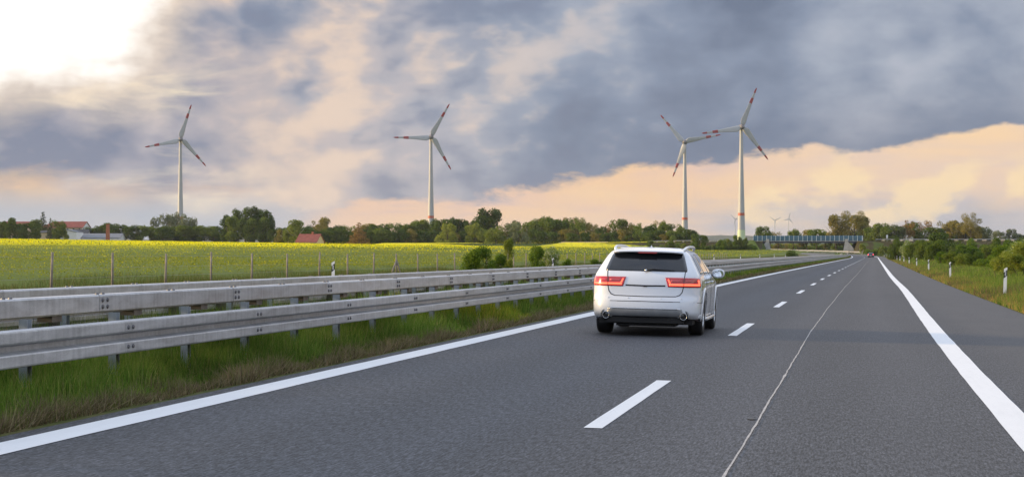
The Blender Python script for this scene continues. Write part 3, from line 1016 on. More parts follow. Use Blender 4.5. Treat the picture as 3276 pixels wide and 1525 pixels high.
# ------------------------------------------------------------------ farm on the left
def gable_house(name, label, xs0, xs1, Y, v_ridge, v_eave, z0, depth, wall, roof, cat='house', turn=0.0, gable_to=None, windows=0, chimney=None, gable_wall=None, ridge_cut=0.0, sides=0):
    """ridge along x; the right-hand gable faces the camera's right"""
    x0, x1 = at(xs0, Y), at(xs1, Y)
    w = x1 - x0; h = zrow(v_eave, Y) - z0; rg = zrow(v_ridge, Y) - z0
    r = thing(name, label, cat, (x0, Y, z0), turn)
    m = MB()
    m.add([(0, 0, -1), (w, 0, -1), (w, depth, -1), (0, depth, -1), (0, 0, h), (w, 0, h), (w, depth, h), (0, depth, h), (ridge_cut, depth / 2, rg), (w, depth / 2, rg)],
          [(0, 1, 5, 4), (2, 3, 7, 6), (3, 0, 4, 8, 7) if not ridge_cut else (3, 0, 4, 7)] + ([] if gable_wall else [(1, 2, 6, 9, 5)]))
    m.build('wall', wall, r)
    if gable_wall:
        MB().add([(w + .02, -.02, -1), (w + .02, depth + .02, -1), (w + .02, depth + .02, h), (w + .02, depth / 2, rg), (w + .02, -.02, h)], [(0, 1, 2, 3, 4)]).build('gable', gable_wall, r)
    ov, th = .5, .18
    sl = (rg - h) / (depth / 2)
    def slab(yA, yB, zA, zB):
        b = MB(); xa = -ov
        q = [(xa, yA, zA), (w + ov, yA, zA), (w + ov, yB, zB), (ridge_cut - (ov if not ridge_cut else 0), yB, zB)]
        b.add([(x, y, z + .03) for x, y, z in q] + [(x, y, z + .03 + th) for x, y, z in q], [(3, 2, 1, 0), (4, 5, 6, 7), (0, 1, 5, 4), (1, 2, 6, 5), (2, 3, 7, 6), (3, 0, 4, 7)])
        return b
    ro = slab(-ov, depth / 2, h - ov * sl, rg).build('roof', roof, r)
    slab(depth + ov, depth / 2, h - ov * sl, rg).build('roof', roof, r)
    if ridge_cut:
        MB().add([(-ov, -ov, h - ov * sl + .2), (-ov, depth + ov, h - ov * sl + .2), (ridge_cut, depth / 2, rg + .2)], [(0, 2, 1)]).build('roof', roof, r)
    pane = MB().box(-.5, .5, -.05, .03, 0, 1.3).mesh('window', 'pane_dark')
    for i in range(windows):
        put('window', pane, r, (w * (i + .5) / windows, 0, h - 1.9))
    if chimney is not None:
        MB().box(-.45, .45, -.45, .45, -.5, 1.3).build('chimney', 'brick', r).location = (w * chimney, depth * .5, rg)
    return r


YB = 1050.0
zf = 8.5
gable_house('farmhouse', 'long two-storey farm building with red hipped roof and white gable end', 131, 268, YB + 28, 709, 727, zf, 13, 'wall_cream', 'roof_red', 'building', -0.12, windows=7, gable_wall='wall_white', ridge_cut=5.0)
gable_house('farmhouse', 'long cream farm building under a red roof, mostly hidden by trees', 2, 112, YB + 60, 709, 726, zf, 12, 'wall_cream', 'roof_red', 'building', -0.05, windows=6)
gable_house('farm_shed', 'small cream shed with dark flat roof below the conifer', 126, 168, YB - 8, 738, 744, zf - .5, 8, 'wall_cream', 'roof_dark', 'shed')
def white_barn():
    x0 = at(188, YB - 20); w = at(245, YB - 20) - x0; Y = YB - 20; z0 = zf - 1
    r = thing('white_barn', 'white barn with rounded gable and three small dark windows', 'barn', (x0, Y, z0))
    arc = [(0, -1), (w, -1), (w, zrow(743, Y) - z0), (w * .55, zrow(737, Y) - z0), (w * .3, zrow(734, Y) - z0), (w * .12, zrow(735, Y) - z0), (0, zrow(738, Y) - z0)]
    n = len(arc)
    o = MB().add([(x, 0, z) for x, z in arc] + [(x, 16, z) for x, z in arc], [tuple(range(n)), tuple(range(n, 2 * n))[::-1], (0, n, n + 1, 1), (1, n + 1, n + 2, 2), (6, n + 6, n, 0)]).build('wall', 'wall_white', r); recalc(o.data)
    top = arc[2:]
    m = MB(); k = len(top)
    m.add([(x, -.4, z + .06) for x, z in top] + [(x, 16.4, z + .06) for x, z in top] + [(x, -.4, z + .25) for x, z in top] + [(x, 16.4, z + .25) for x, z in top],
          [(i, i + 1, k + i + 1, k + i) for i in range(k - 1)] + [(2 * k + i, 3 * k + i, 3 * k + i + 1, 2 * k + i + 1) for i in range(k - 1)] + [(i, 2 * k + i, 2 * k + i + 1, i + 1) for i in range(k - 1)])
    recalc(m.build('roof', 'roof_grey', r).data)
    for xx in (.14, .34, .52): MB().box(w * xx - .45, w * xx + .45, -.06, .02, zrow(759, Y) - z0, zrow(755, Y) - z0).build('window', 'pane_dark', r)


white_barn()
gable_house('machine_shed', 'low white machine shed with long grey roof beside the white barn', 246, 382, YB - 10, 747, 761, zf - 1, 18, 'wall_white', 'roof_grey', 'shed')
gable_house('farm_shed', 'small shed with steep dark roof behind the white barn', 232, 280, YB + 8, 734, 746, zf, 7, 'wall_white', 'roof_dark', 'shed')
def brick_chimney():
    x = at(345, YB - 22); Y = YB - 22; h = zrow(719, Y) - zf
    r = thing('brick_chimney', 'square red brick chimney standing among the farm trees', 'chimney', (x, Y, zf))
    m = MB(); a, b = 1.0, .75
    m.add([(-a, -a, -1), (a, -a, -1), (a, a, -1), (-a, a, -1), (-b, -b, h), (b, -b, h), (b, b, h), (-b, b, h)], [(0, 1, 5, 4), (1, 2, 6, 5), (2, 3, 7, 6), (3, 0, 4, 7), (4, 5, 6, 7)])
    m.build('stack', 'brick', r)
    MB().box(-.9, .9, -.9, .9, h + .002, h + .45).build('cap', 'brick', r)


brick_chimney()
gable_house('red_roofed_house', 'house with steep red tiled roof at the far edge of the rapeseed field', 948, 1016, 962, 749, 773, zt(at(980, 962), 962) - 1.5, 11, 'wall_cream', 'roof_red', 'house', -0.25, chimney=.62, gable_wall='wall_cream')

# ------------------------------------------------------------------ trees and bushes
def leaf_cards(name, pts, nrm, size, material, seed):
    """diamond-shaped leaf clumps at pts facing roughly nrm"""
    g = np.random.default_rng(seed); n = len(pts)
    nr = nrm + g.normal(0, .75, (n, 3)); nr /= np.linalg.norm(nr, axis=1)[:, None] + 1e-9
    u = np.cross(nr, g.normal(0, 1, (n, 3))); u /= np.linalg.norm(u, axis=1)[:, None] + 1e-9
    w = np.cross(nr, u)
    sz = (size * g.uniform(.55, 1.35, n))[:, None]
    v = np.stack([pts + u * sz, pts + w * sz * .62, pts - u * sz, pts - w * sz * .62], 1).reshape(-1, 3)
    return npmesh(name, v, np.arange(4 * n), np.full(n, 4), material)


def blob_points(blobs, n, seed, hollow=.45):
    g = np.random.default_rng(seed)
    B = np.array(blobs, float); wgt = (B[:, 3] * B[:, 4] * B[:, 5]) ** (2 / 3); wgt /= wgt.sum()
    k = g.choice(len(B), n, p=wgt)
    d = g.normal(0, 1, (n, 3)); d /= np.linalg.norm(d, axis=1)[:, None]
    r = (hollow + (1 - hollow) * g.random(n) ** .5) * g.uniform(.85, 1.08, n)
    p = B[k, :3] + d * B[k, 3:6] * r[:, None]
    return p, d


def tree_blobs(kind, seed):
    q = random.Random(seed); b = []
    if kind == 'round':
        for i in range(16):
            a = q.uniform(0, 6.28); z = q.uniform(.22, .88); rr = .30 * math.sqrt(max(.05, 1 - ((z - .52) / .46) ** 2)) * q.uniform(.5, 1)
            s = q.uniform(.12, .2); b.append((rr * math.cos(a), rr * math.sin(a), z, s, s, s * .85))
    elif kind == 'oval':
        for i in range(14):
            a = q.uniform(0, 6.28); z = q.uniform(.2, .9); rr = .17 * math.sqrt(max(.05, 1 - ((z - .5) / .5) ** 2)) * q.uniform(.4, 1)
            s = q.uniform(.09, .15); b.append((rr * math.cos(a), rr * math.sin(a), z, s, s, s * 1.25))
    elif kind == 'poplar':
        for i in range(18):
            a = q.uniform(0, 6.28); z = q.uniform(.1, .93); rr = .11 * (1 - max(0, z - .55)) * q.uniform(.3, 1)
            s = q.uniform(.06, .1); b.append((rr * math.cos(a), rr * math.sin(a), z, s, s, s * 1.6))
    elif kind == 'conifer':
        for i in range(26):
            z = .08 + .88 * (i / 25) ; a = i * 2.4; rr = .17 * (1 - z) + .005
            s = .085 * (1 - z) + .022; b.append((rr * math.cos(a), rr * math.sin(a), z, s * 1.3, s * 1.3, s))
    elif kind == 'willow':
        for i in range(20):
            a = q.uniform(0, 6.28); z = q.uniform(.08, .84); rr = .40 * math.sqrt(max(.03, 1 - (max(0, z - .3) / .62) ** 2)) * q.uniform(.45, 1)
            s = q.uniform(.13, .2); b.append((rr * math.cos(a), rr * math.sin(a), z, s, s, s * .95))
    elif kind == 'sparse':
        for i in range(15):
            a = q.uniform(0, 6.28); z = q.uniform(.25, .9); rr = .29 * math.sqrt(max(.05, 1 - ((z - .58) / .44) ** 2)) * q.uniform(.55, 1.05)
            s = q.uniform(.08, .14); b.append((rr * math.cos(a), rr * math.sin(a), z, s, s, s))
    elif kind == 'bush':
        for i in range(13):
            a = q.uniform(0, 6.28); z = q.uniform(.12, .78); rr = .5 * math.sqrt(max(.05, 1 - (z / .95) ** 2)) * q.uniform(.3, 1)
            s = q.uniform(.16, .28); b.append((rr * math.cos(a), rr * math.sin(a), z, s, s, s * .85))
    return b


def trunk_mesh(kind, seed, material):
    q = random.Random(seed + 77); m = MB()
    if kind in ('bush',):
        for i in range(5):
            a = q.uniform(0, 6.28); m.tube([(0.03 * math.cos(a), .03 * math.sin(a), -.06), (.16 * math.cos(a), .16 * math.sin(a), .3), (.3 * math.cos(a), .3 * math.sin(a), .62)], [.018, .012, .005], 5)
    else:
        top = .9 if kind in ('poplar', 'conifer') else .62
        m.tube([(0, 0, -.06), (.004, 0, .18), (-.006, .005, .4), (0, 0, top)], [.022, .017, .012, .004], 7)
        if kind not in ('conifer', 'poplar'):
            for i in range(9 if kind == 'sparse' else 6):
                a = q.uniform(0, 6.28); z = q.uniform(.22, .5); L = q.uniform(.16, .3)
                m.tube([(0, 0, z), (L * .5 * math.cos(a), L * .5 * math.sin(a), z + .12), (L * math.cos(a), L * math.sin(a), z + .3)], [.009, .006, .0025], 5)
    return m.mesh('trunk', material, True)


TREES = {}


def tree_meshes(kind, leaf, variant, fine=False):
    key = (kind, leaf, variant, fine)
    if key not in TREES:
        n = {'round': 4200, 'oval': 3200, 'poplar': 3600, 'conifer': 2600, 'willow': 5200, 'sparse': 2200, 'bush': 2800}[kind]
        size = {'round': .026, 'oval': .024, 'poplar': .02, 'conifer': .018, 'willow': .028, 'sparse': .021, 'bush': .04}[kind]
        if fine: n, size = int(n * 2.6), size * .62
        sd_ = hash((kind, variant)) % 1000 if False else sum(map(ord, kind)) + 131 * variant
        p, d = blob_points(tree_blobs(kind, sd_), n, sd_ + 5)
        zmax = np.quantile(p[:, 2], .995); p[:, 2] /= zmax
        wmax = np.quantile(abs(p[:, 0]), .985) * 2
        p[:, 2] = np.maximum(p[:, 2], .01)
        TREES[key] = (trunk_mesh(kind, sd_, 'bark_pale' if leaf == 'leaf_light' and kind == 'oval' else 'bark'), leaf_cards('crown', p, d + np.array([0, 0, .35]), size, leaf, sd_ + 9), wmax)
    return TREES[key]


_tr = random.Random(21)


def tree(name, kind, leaf, xs, Y, v_top, wpx, label, cat='tree', group=None, zb=None, variant=None, fine=False, x=None):
    X = at(xs, Y) if x is None else x
    z0 = zt(X, Y) if zb is None else zb
    h = zrow(v_top, Y) - z0
    if variant is None: variant = _tr.randint(0, 2)
    tm, cm, wm = tree_meshes(kind, leaf, variant, fine)
    w = wpx * Y / 6232.0
    r = thing(name, label, cat, (X, Y, z0), _tr.uniform(0, 6.28), group)
    sx = w / wm
    for nm, me in (('trunk' if kind != 'bush' else 'stem', tm), ('crown' if kind != 'bush' else 'foliage', cm)):
        put(nm, me, r, scale=(sx, sx, h))
    return r


G1 = 'trees of the far treeline'
LBL = {
    'round': 'rounded green tree in the wood behind the rapeseed field',
    'oval': 'slim light green tree in the wood behind the rapeseed field',
    'sparse': 'thinly leafed brownish tree showing above the wood behind the rapeseed field',
    'dark': 'dark green tree in the wood behind the rapeseed field',
    'hedge': 'low dense hedge tree along the far edge of the rapeseed field',
    'farm': 'dark leafy tree in front of the farm buildings',
}
# farm trees
for xs, vt, w, k, lf, Y in ((31, 697, 42, 'oval', 'leaf_dark', 1000), (6, 708, 34, 'round', 'leaf_dark', 1000), (85, 714, 60, 'round', 'leaf_dark', 1005), (115, 703, 44, 'oval', 'leaf_mid', 1015), (66, 728, 45, 'round', 'leaf_dark', 1000), (186, 706, 40, 'oval', 'leaf_mid', 1012), (205, 716, 32, 'round', 'leaf_mid', 1022)):
    tree('leafy_tree', k, lf, xs, Y, vt, w, '%s %s tree in front of the %s' % ('slender' if k == 'oval' else 'rounded', {'leaf_dark': 'dark green', 'leaf_mid': 'mid green'}[lf], 'red-roofed buildings at the farm' if xs > 120 else 'cream farm building'), group='farm trees %s %s %d' % (k, lf, xs > 120), zb=zf - 1.5)
tree('conifer_tree', 'conifer', 'leaf_conifer', 137, 1075, 680, 50, 'tall dark conifer rising over the farm roofs', zb=zf)
tree('conifer_tree', 'conifer', 'leaf_conifer', 161, 1040, 699, 28, 'short dark conifer in front of the red hipped roof', zb=zf)
for xs, vt, w in ((290, 727, 38), (318, 722, 44), (338, 716, 40), (356, 714, 42), (386, 719, 46), (420, 721, 50), (452, 722, 50), (484, 726, 48), (520, 723, 50), (556, 726, 48), (590, 722, 50), (622, 724, 46), (655, 722, 44), (684, 727, 40), (705, 724, 56)):
    lf = _tr.choice(['leaf_dark', 'leaf_mid', 'leaf_dark'])
    lab = 'dense %s tree in the row %s' % ({'leaf_dark': 'dark green', 'leaf_mid': 'mid green'}[lf], 'around the brick chimney' if xs < 390 else 'before the grey-green willows' if xs < 640 else 'next to the poplar clump')
    tree('hedge_tree', 'round', lf, xs, 1060 + _tr.uniform(-12, 12), vt, w * 1.25, lab, group='farm row: ' + lab, zb=6.5)
for xs, vt, w in ((498, 697, 46), (530, 687, 50), (560, 684, 52), (592, 687, 50), (614, 698, 40)):
    tree('willow_tree', 'willow', 'leaf_grey', xs, 1350 + _tr.uniform(-20, 20), vt, w, 'pale grey-green willow in the clump before the wind turbine', group='willow clump by the turbine', zb=6)
for xs, vt, w in ((727, 690, 40), (757, 672, 44), (786, 665, 46), (813, 664, 40), (832, 672, 44), (852, 676, 40), (867, 688, 24)):
    tree('poplar_tree', 'poplar', 'leaf_dark', xs, 1030 + _tr.uniform(-15, 15), vt, w * 1.1, 'tall dark poplar in the dense clump beside the rapeseed field', group='poplar clump', zb=6.0)
for xs in (742, 800, 840): tree('poplar_tree', 'oval', 'leaf_mid', xs, 1015, 700 + _tr.uniform(-8, 8), 46, 'lower leafy tree inside the poplar clump', group='poplar clump', zb=6)
tree('birch_tree', 'oval', 'leaf_light', 945, 985, 704, 56, 'light green birch with pale trunk left of the red-roofed house', zb=5.5, variant=1)
tree('birch_tree', 'oval', 'leaf_light', 922, 990, 722, 36, 'smaller light birch beside the red-roofed house', zb=5.5, variant=0)
tree('broad_tree', 'sparse', 'leaf_olive', 1018, 1100, 702, 56, 'olive spreading tree behind the red-roofed house', zb=5)
tree('broad_tree', 'round', 'leaf_olive', 1040, 1110, 697, 62, 'tall olive tree behind the red-roofed house', zb=5)
tree('conifer_tree', 'conifer', 'leaf_brown', 1148, 975, 714, 74, 'brownish spruce at the edge of the wood', zb=4.5)
# the wood
wood = [(880, 729, 40, 'dark'), (905, 730, 44, 'dark'), (985, 722, 50, 'dark'), (1065, 722, 50, 'dark'), (1090, 726, 50, 'dark'), (1115, 722, 46, 'oval'), (1180, 716, 46, 'round'), (1205, 719, 50, 'dark'), (1232, 717, 46, 'round'), (1262, 715, 44, 'sparse'), (1285, 716, 44, 'round'), (1310, 711, 50, 'round'), (1338, 706, 54, 'round'), (1366, 704, 50, 'oval'), (1392, 702, 50, 'dark'), (1418, 702, 46, 'dark'), (1446, 698, 52, 'dark'), (1470, 702, 44, 'dark'), (1500, 709, 22, 'dark'), (1520, 706, 26, 'dark'),
        (1536, 692, 40, 'dark'), (1640, 708, 60, 'dark'), (1690, 712, 60, 'round'), (1716, 702, 70, 'round'), (1744, 698, 70, 'round'), (1770, 695, 76, 'round'), (1800, 700, 64, 'round'), (1822, 697, 46, 'sparse'), (1850, 697, 52, 'sparse'), (1870, 706, 56, 'round'), (1900, 719, 50, 'sparse'), (1930, 726, 50, 'dark'), (1958, 717, 44, 'sparse'), (1980, 702, 42, 'round'), (2004, 711, 44, 'sparse'), (2030, 719, 50, 'round'), (2052, 714, 40, 'sparse'), (2080, 718, 46, 'round'), (2106, 706, 40, 'sparse'), (2130, 710, 44, 'round'), (2156, 717, 44, 'sparse'), (2180, 726, 44, 'round'), (2206, 734, 40, 'dark')]
TONE = {'leaf_dark': 'dark green', 'leaf_mid': 'mid green', 'leaf_light': 'light green', 'leaf_olive': 'olive', 'leaf_brown': 'brownish', 'leaf_bush': 'fresh green', 'leaf_grey': 'grey-green', 'leaf_blossom': 'whitish'}


def near(xs):
    for lim, txt in ((935, 'beside the poplar clump'), (1060, 'behind the red-roofed house'), (1160, 'between red-roofed house and spruce'), (1300, 'just beyond the brownish spruce'), (1400, 'below the level-bladed turbine'), (1535, 'between that turbine and the tall pair'), (1680, 'around the pale willows'), (1790, 'in the broad clump past the willows'), (1890, 'at the end of the broad clump'), (2010, 'between the broad clump and the ramp'), (2110, 'behind the ramp guardrail')):
        if xs < lim: return txt
    return 'below the shorter paired turbine'


def size_word(vt, lo, hi): return 'tall' if vt < lo else ('low' if vt > hi else 'middling')


for xs, vt, w, k in wood:
    kind = {'dark': 'round', 'round': 'round', 'oval': 'oval', 'sparse': 'sparse'}[k]
    lf = {'dark': 'leaf_dark', 'round': _tr.choice(['leaf_mid', 'leaf_mid', 'leaf_olive']), 'oval': 'leaf_light', 'sparse': _tr.choice(['leaf_olive', 'leaf_olive', 'leaf_mid', 'leaf_brown'])}[k]
    shape = {'round': 'rounded', 'oval': 'slim', 'sparse': 'thinly leafed'}[kind]
    lab = '%s %s %s tree in the wood %s' % (size_word(vt, 703, 716), TONE[lf], shape, near(xs))
    tree('woodland_tree', kind, lf, xs, 1020 - max(0, xs - 1500) * .10 + _tr.uniform(-15, 25), vt, w * 1.12, lab, group='wood: ' + lab, zb=4.2)
for xs in range(890, 2200, 27):
    lf = _tr.choice(['leaf_dark', 'leaf_mid', 'leaf_olive', 'leaf_dark'])
    lab = 'low %s hedge tree at the field edge %s' % (TONE[lf], near(xs))
    tree('hedge_tree', 'round', lf, xs + _tr.uniform(-6, 6), 1000 - max(0, xs - 1500) * .11, 735 + (max(0, xs - 1500)) * .012 + _tr.uniform(-6, 8), 48, lab, group='hedge: ' + lab, zb=3.6)
tree('poplar_tree', 'oval', 'leaf_dark', 1553, 1035, 668, 50, 'tall dark tree, one of a pair standing above the wood', group='tall pair above the wood', zb=5, variant=0)
tree('poplar_tree', 'oval', 'leaf_dark', 1580, 1035, 669, 52, 'tall dark tree, one of a pair standing above the wood', group='tall pair above the wood', zb=5, variant=1)
tree('light_tree', 'willow', 'leaf_light', 1432, 985, 716, 70, 'pale yellow-green bushy tree before the dark wood', zb=4)
tree('light_tree', 'willow', 'leaf_light', 1520, 985, 717, 62, 'pale green tree between two paler willows at the field edge', zb=4)
tree('willow_tree', 'willow', 'leaf_light', 1588, 960, 723, 66, 'rounded yellowish willow at the field edge before the tall pair', zb=3.6, variant=1)
tree('willow_tree', 'willow', 'leaf_grey', 1658, 960, 713, 80, 'large silvery willow, sunlit on its left, at the field edge', zb=3.6, variant=2)
# by the bridge and along the crossing road
for xs, vt, w, k, lf, lab in ((2442, 725, 56, 'round', 'leaf_mid', 'round green tree behind the left end of the bridge'), (2674, 688, 52, 'oval', 'leaf_olive', 'olive tree above the bridge, the slimmer of a pair'), (2733, 675, 80, 'sparse', 'leaf_olive', 'large thinly leafed tree above the right end of the bridge')):
    tree('broad_tree', k, lf, xs, 985, vt, w, lab, zb=4.5, fine=k == 'sparse')
for xs, vt, w, k, lf in ((2735, 690, 66, 'round', 'leaf_olive'), (2538, 734, 44, 'round', 'leaf_mid'), (2581, 736, 52, 'round', 'leaf_olive'), (2613, 733, 44, 'round', 'leaf_mid'), (2640, 742, 44, 'round', 'leaf_mid'), (2700, 735, 60, 'round', 'leaf_olive'), (2490, 742, 44, 'sparse', 'leaf_olive'), (2765, 735, 50, 'round', 'leaf_mid')):
    tree('roadside_tree', k, lf, xs, 1000 + _tr.uniform(-8, 20), vt, w * 1.1, 'low bushy tree showing over the bridge parapet', group='trees over the bridge parapet', zb=4.0)
for xs, vt, w, k, lf in ((2797, 728, 50, 'round', 'leaf_mid'), (2820, 715, 62, 'round', 'leaf_mid'), (2850, 724, 46, 'round', 'leaf_mid'), (2873, 720, 52, 'round', 'leaf_grey'), (2905, 706, 44, 'sparse', 'leaf_brown'), (2925, 712, 56, 'round', 'leaf_mid'), (2957, 707, 50, 'sparse', 'leaf_brown'), (2985, 728, 54, 'round', 'leaf_mid'), (3020, 708, 46, 'sparse', 'leaf_olive'), (3044, 706, 44, 'round', 'leaf_olive'), (3070, 726, 60, 'round', 'leaf_mid'), (3090, 712, 60, 'round', 'leaf_olive'), (3146, 725, 46, 'round', 'leaf_grey'), (3124, 733, 50, 'round', 'leaf_mid')):
    tree('roadside_tree', k, lf, xs, 915 + _tr.uniform(0, 30), vt, w * 1.15, '%s %s %s tree behind the guardrail of the crossing road' % (size_word(vt, 711, 724), TONE[lf], 'thin' if k == 'sparse' else 'bushy'), group='trees behind the crossing road: %s %s %s' % (size_word(vt, 711, 724), lf, k), zb=5.0)
tree('broad_tree', 'sparse', 'leaf_olive', 3106, 905, 682, 72, 'tallest olive thin-leafed tree behind the crossing road', zb=5, fine=True)
for xs, vt, w in ((3196, 738, 50), (3236, 733, 44), (3268, 748, 46)):
    tree('distant_tree', 'round', 'leaf_grey', xs, 1150, vt, w, 'hazy rounded tree far to the side of the crossing road', group='hazy trees on the far side', zb=5)
tree('small_tree', 'oval', 'leaf_light', 2759, 700, 779, 18, 'small light green tree beside the far car, before the embankment', zb=0.8)
# poplars planted in front of the left ramp
for i in range(26):
    xs = 2120 + i * 11.6 + _tr.uniform(-3, 3)
    vt = 790 - 16 * math.exp(-((xs - 2365) / 28.0) ** 2) - _tr.uniform(0, 16) - (8 if 2290 < xs < 2390 else 0)
    tree('young_poplar', 'poplar' if _tr.random() < .6 else 'oval', _tr.choice(['leaf_light', 'leaf_bush', 'leaf_mid']), xs, 862 + _tr.uniform(-6, 8), vt, 18, 'young light green tree planted below the ramp to the bridge', group='young trees below the ramp')
for i in range(9):
    tree('ramp_shrub', 'bush', _tr.choice(['leaf_dark', 'leaf_bush']), 2300 + i * 13.5, 860, 786 + _tr.uniform(-4, 4), 26, 'dark shrub at the foot of the bridge ramp', 'shrub', 'shrubs below the ramp')
for xs, vt, w in ((2150, 760, 26), (2226, 748, 26), (2250, 752, 24), (2080, 768, 24)):
    tree('ramp_tree', 'round', 'leaf_mid', xs, 900, vt, w, 'small bushy tree behind the guardrail of the ramp', group='small trees on the ramp')
for i in range(22):
    xs = 2472 + i * 12.5; lf = _tr.choice(['leaf_light', 'leaf_olive', 'leaf_light', 'leaf_mid']); tree('verge_bush', 'bush', lf, xs, 1060 + _tr.uniform(-20, 60), 779 + _tr.uniform(-3, 8), 30, 'sunlit %s bush seen under the bridge' % TONE[lf], 'bush', 'bushes seen under the bridge, ' + lf, zb=3.0)
# bushes and saplings behind the guardrails on the left
def lbush(xs, Y, vt, w, label, leaf='leaf_bush', kind='bush', cat='bush', name='roadside_bush', v=None):
    tree(name, kind, leaf, xs, Y, vt, w, label, cat, None, 0.05, v, True)


lbush(1533, 100, 789, 86, 'dark green bush beyond the guardrails, left of the sapling', v=0)
lbush(1592, 106, 812, 70, 'low spreading bush at the foot of the sapling')
lbush(1626, 110, 764, 36, 'slender leafy sapling standing up behind the guardrails', 'leaf_light', 'oval', 'sapling', 'sapling', 1)
lbush(1715, 121, 787, 66, 'rounded dark bush behind the guardrails, right of the sapling', v=1)
lbush(1758, 124, 792, 66, 'loose pale bush growing against the dark bush', 'leaf_blossom')
lbush(1812, 138, 828, 34, 'small low bush just left of the white car')
lbush(1908, 160, 829, 50, 'flat low bush showing past the rear window of the white car')
lbush(2533, 330, 801, 40, 'dark bush on the median verge before the bend', 'leaf_dark')
# bushes on the right verge
RB = [(2790, 660, 796, 40), (2836, 640, 788, 44), (2868, 430, 762, 44), (2898, 420, 770, 40), (2934, 400, 768, 60), (2965, 380, 772, 50), (2992, 330, 770, 60), (3010, 560, 746, 90), (3040, 540, 768, 70), (3085, 420, 783, 60), (3104, 520, 763, 36), (3130, 400, 784, 60), (3160, 380, 786, 50), (3182, 420, 760, 44), (3205, 400, 772, 50), (3012, 240, 806, 46), (3048, 215, 806, 50), (3085, 205, 812, 56), (3112, 195, 806, 44), (3150, 185, 826, 60), (3190, 170, 812, 70), (3225, 150, 786, 90), (3262, 140, 770, 90), (3290, 130, 776, 100), (3210, 135, 806, 80), (3262, 118, 812, 90), (3120, 330, 790, 60), (3240, 330, 768, 60), (3275, 300, 758, 60)]
for i, (xs, Y, vt, w) in enumerate(RB):
    lf = 'leaf_dark' if xs in (3010, 3040) else _tr.choice(['leaf_bush', 'leaf_mid', 'leaf_bush', 'leaf_dark', 'leaf_light'])
    row = 'in the front row behind the delineator posts' if Y < 250 else 'in the thicket below the crossing road' if Y < 450 else 'at the foot of the embankment'
    lab = '%s %s roadside bush %s' % ('wide' if w > 55 else 'narrow', TONE[lf], row); grp = 'bushes: ' + lab
    if xs == 3010: lab, grp = 'large dark green bush, the darkest in the thicket below the crossing road', None
    if xs == 2898: lab, grp, lf = 'bush with whitish blossom below the crossing road', None, 'leaf_blossom'
    if xs == 3262 and Y == 140: lab, grp, lf = 'big pale-tipped bush rising highest in the roadside thicket', None, 'leaf_blossom'
    tree('roadside_bush', 'bush', lf, xs, Y, vt, w * 1.15, lab, 'bush', grp, None, None, Y < 450)

# ------------------------------------------------------------------ the white estate car
def table(zs, vals, zq, sm=5):
    v = np.interp(zq, zs, vals); k = np.ones(sm) / sm
    return np.convolve(np.pad(v, sm // 2, mode='edge'), k, 'valid')


class CarShape:
    """body surface: plan outlines stacked over height; u = 0 at the middle of the rear, 1 at the middle of the front"""
    def __init__(self, L):
        self.z = np.arange(L['z'][0], L['z'][-1] + 1e-6, .01)
        for k in ('yr', 'yf', 'hw', 'rr', 'rf'): setattr(self, k, table(L['z'], L[k], self.z))
    def g(self, k, z): return np.interp(z, self.z, getattr(self, k))
    def S(self, u, z):
        u = np.asarray(u, float); z = np.asarray(z, float); u, z = np.broadcast_arrays(u, z)
        yr, yf, hw, rr, rf = (self.g(k, z) for k in ('yr', 'yf', 'hw', 'rr', 'rf'))
        bul = .07
        A = np.clip(u / .3, 0, 1) * (hw - rr)
        x = A.copy(); y = yr + bul * (A / hw) ** 2
        yb = yr + bul * ((hw - rr) / hw) ** 2
        m = (u > .3) & (u <= .42); an = (u - .3) / .12 * PI / 2
        x = np.where(m, hw - rr + rr * np.sin(an), x); y = np.where(m, yb + rr * (1 - np.cos(an)), y)
        m = (u > .42) & (u <= .82); q = (u - .42) / .4
        ys = yb + rr + q * (yf - rf - yb - rr)
        x = np.where(m, hw + .0 * q - .018 * (2 * q - 1) ** 4 + .018, x); y = np.where(m, ys, y)
        m = (u > .82) & (u <= .92); an = (u - .82) / .1 * PI / 2
        x = np.where(m, hw - rf + rf * np.cos(an), x); y = np.where(m, yf - rf + rf * np.sin(an), y)
        m = u > .92
        x = np.where(m, (hw - rf) * (1 - (u - .92) / .08), x); y = np.where(m, yf, y)
        return np.stack([x, y, z], -1)
    def N(self, u, z):
        e = 1e-3
        du = self.S(np.clip(u + e, 0, 1), z) - self.S(np.clip(u - e, 0, 1), z); dz = self.S(u, np.minimum(z + .006, self.z[-1])) - self.S(u, np.maximum(z - .006, self.z[0]))
        n = np.cross(du, dz); return n / (np.linalg.norm(n, axis=-1, keepdims=True) + 1e-9)
    def u_rear(self, x, z):
        uu = np.linspace(0, .42, 300); return float(np.interp(x, self.S(uu, np.full(300, z))[:, 0], uu))
    def u_side(self, y, z):
        uu = np.linspace(.3, .92, 600); return float(np.interp(y, self.S(uu, np.full(600, z))[:, 1], uu))
    def patch(self, name, material, parent, z0, z1, ua, ub, side=1, off=.004, nu=10, nz=8, thick=.0, smooth=True):
        """surface piece; ua(z), ub(z) give its limits; closed behind so that it has body"""
        zz = np.linspace(z0, z1, nz); P = np.zeros((nz, nu, 3)); Q = np.zeros((nz, nu, 3))
        for i, z in enumerate(zz):
            us = np.linspace(ua(z), ub(z), nu); p = self.S(us, np.full(nu, z)); n = self.N(us, np.full(nu, z))
            P[i] = p + n * off; Q[i] = p - n * .004
        P[..., 0] *= side; Q[..., 0] *= side
        return grid_shell(name, material, parent, P, Q, smooth)


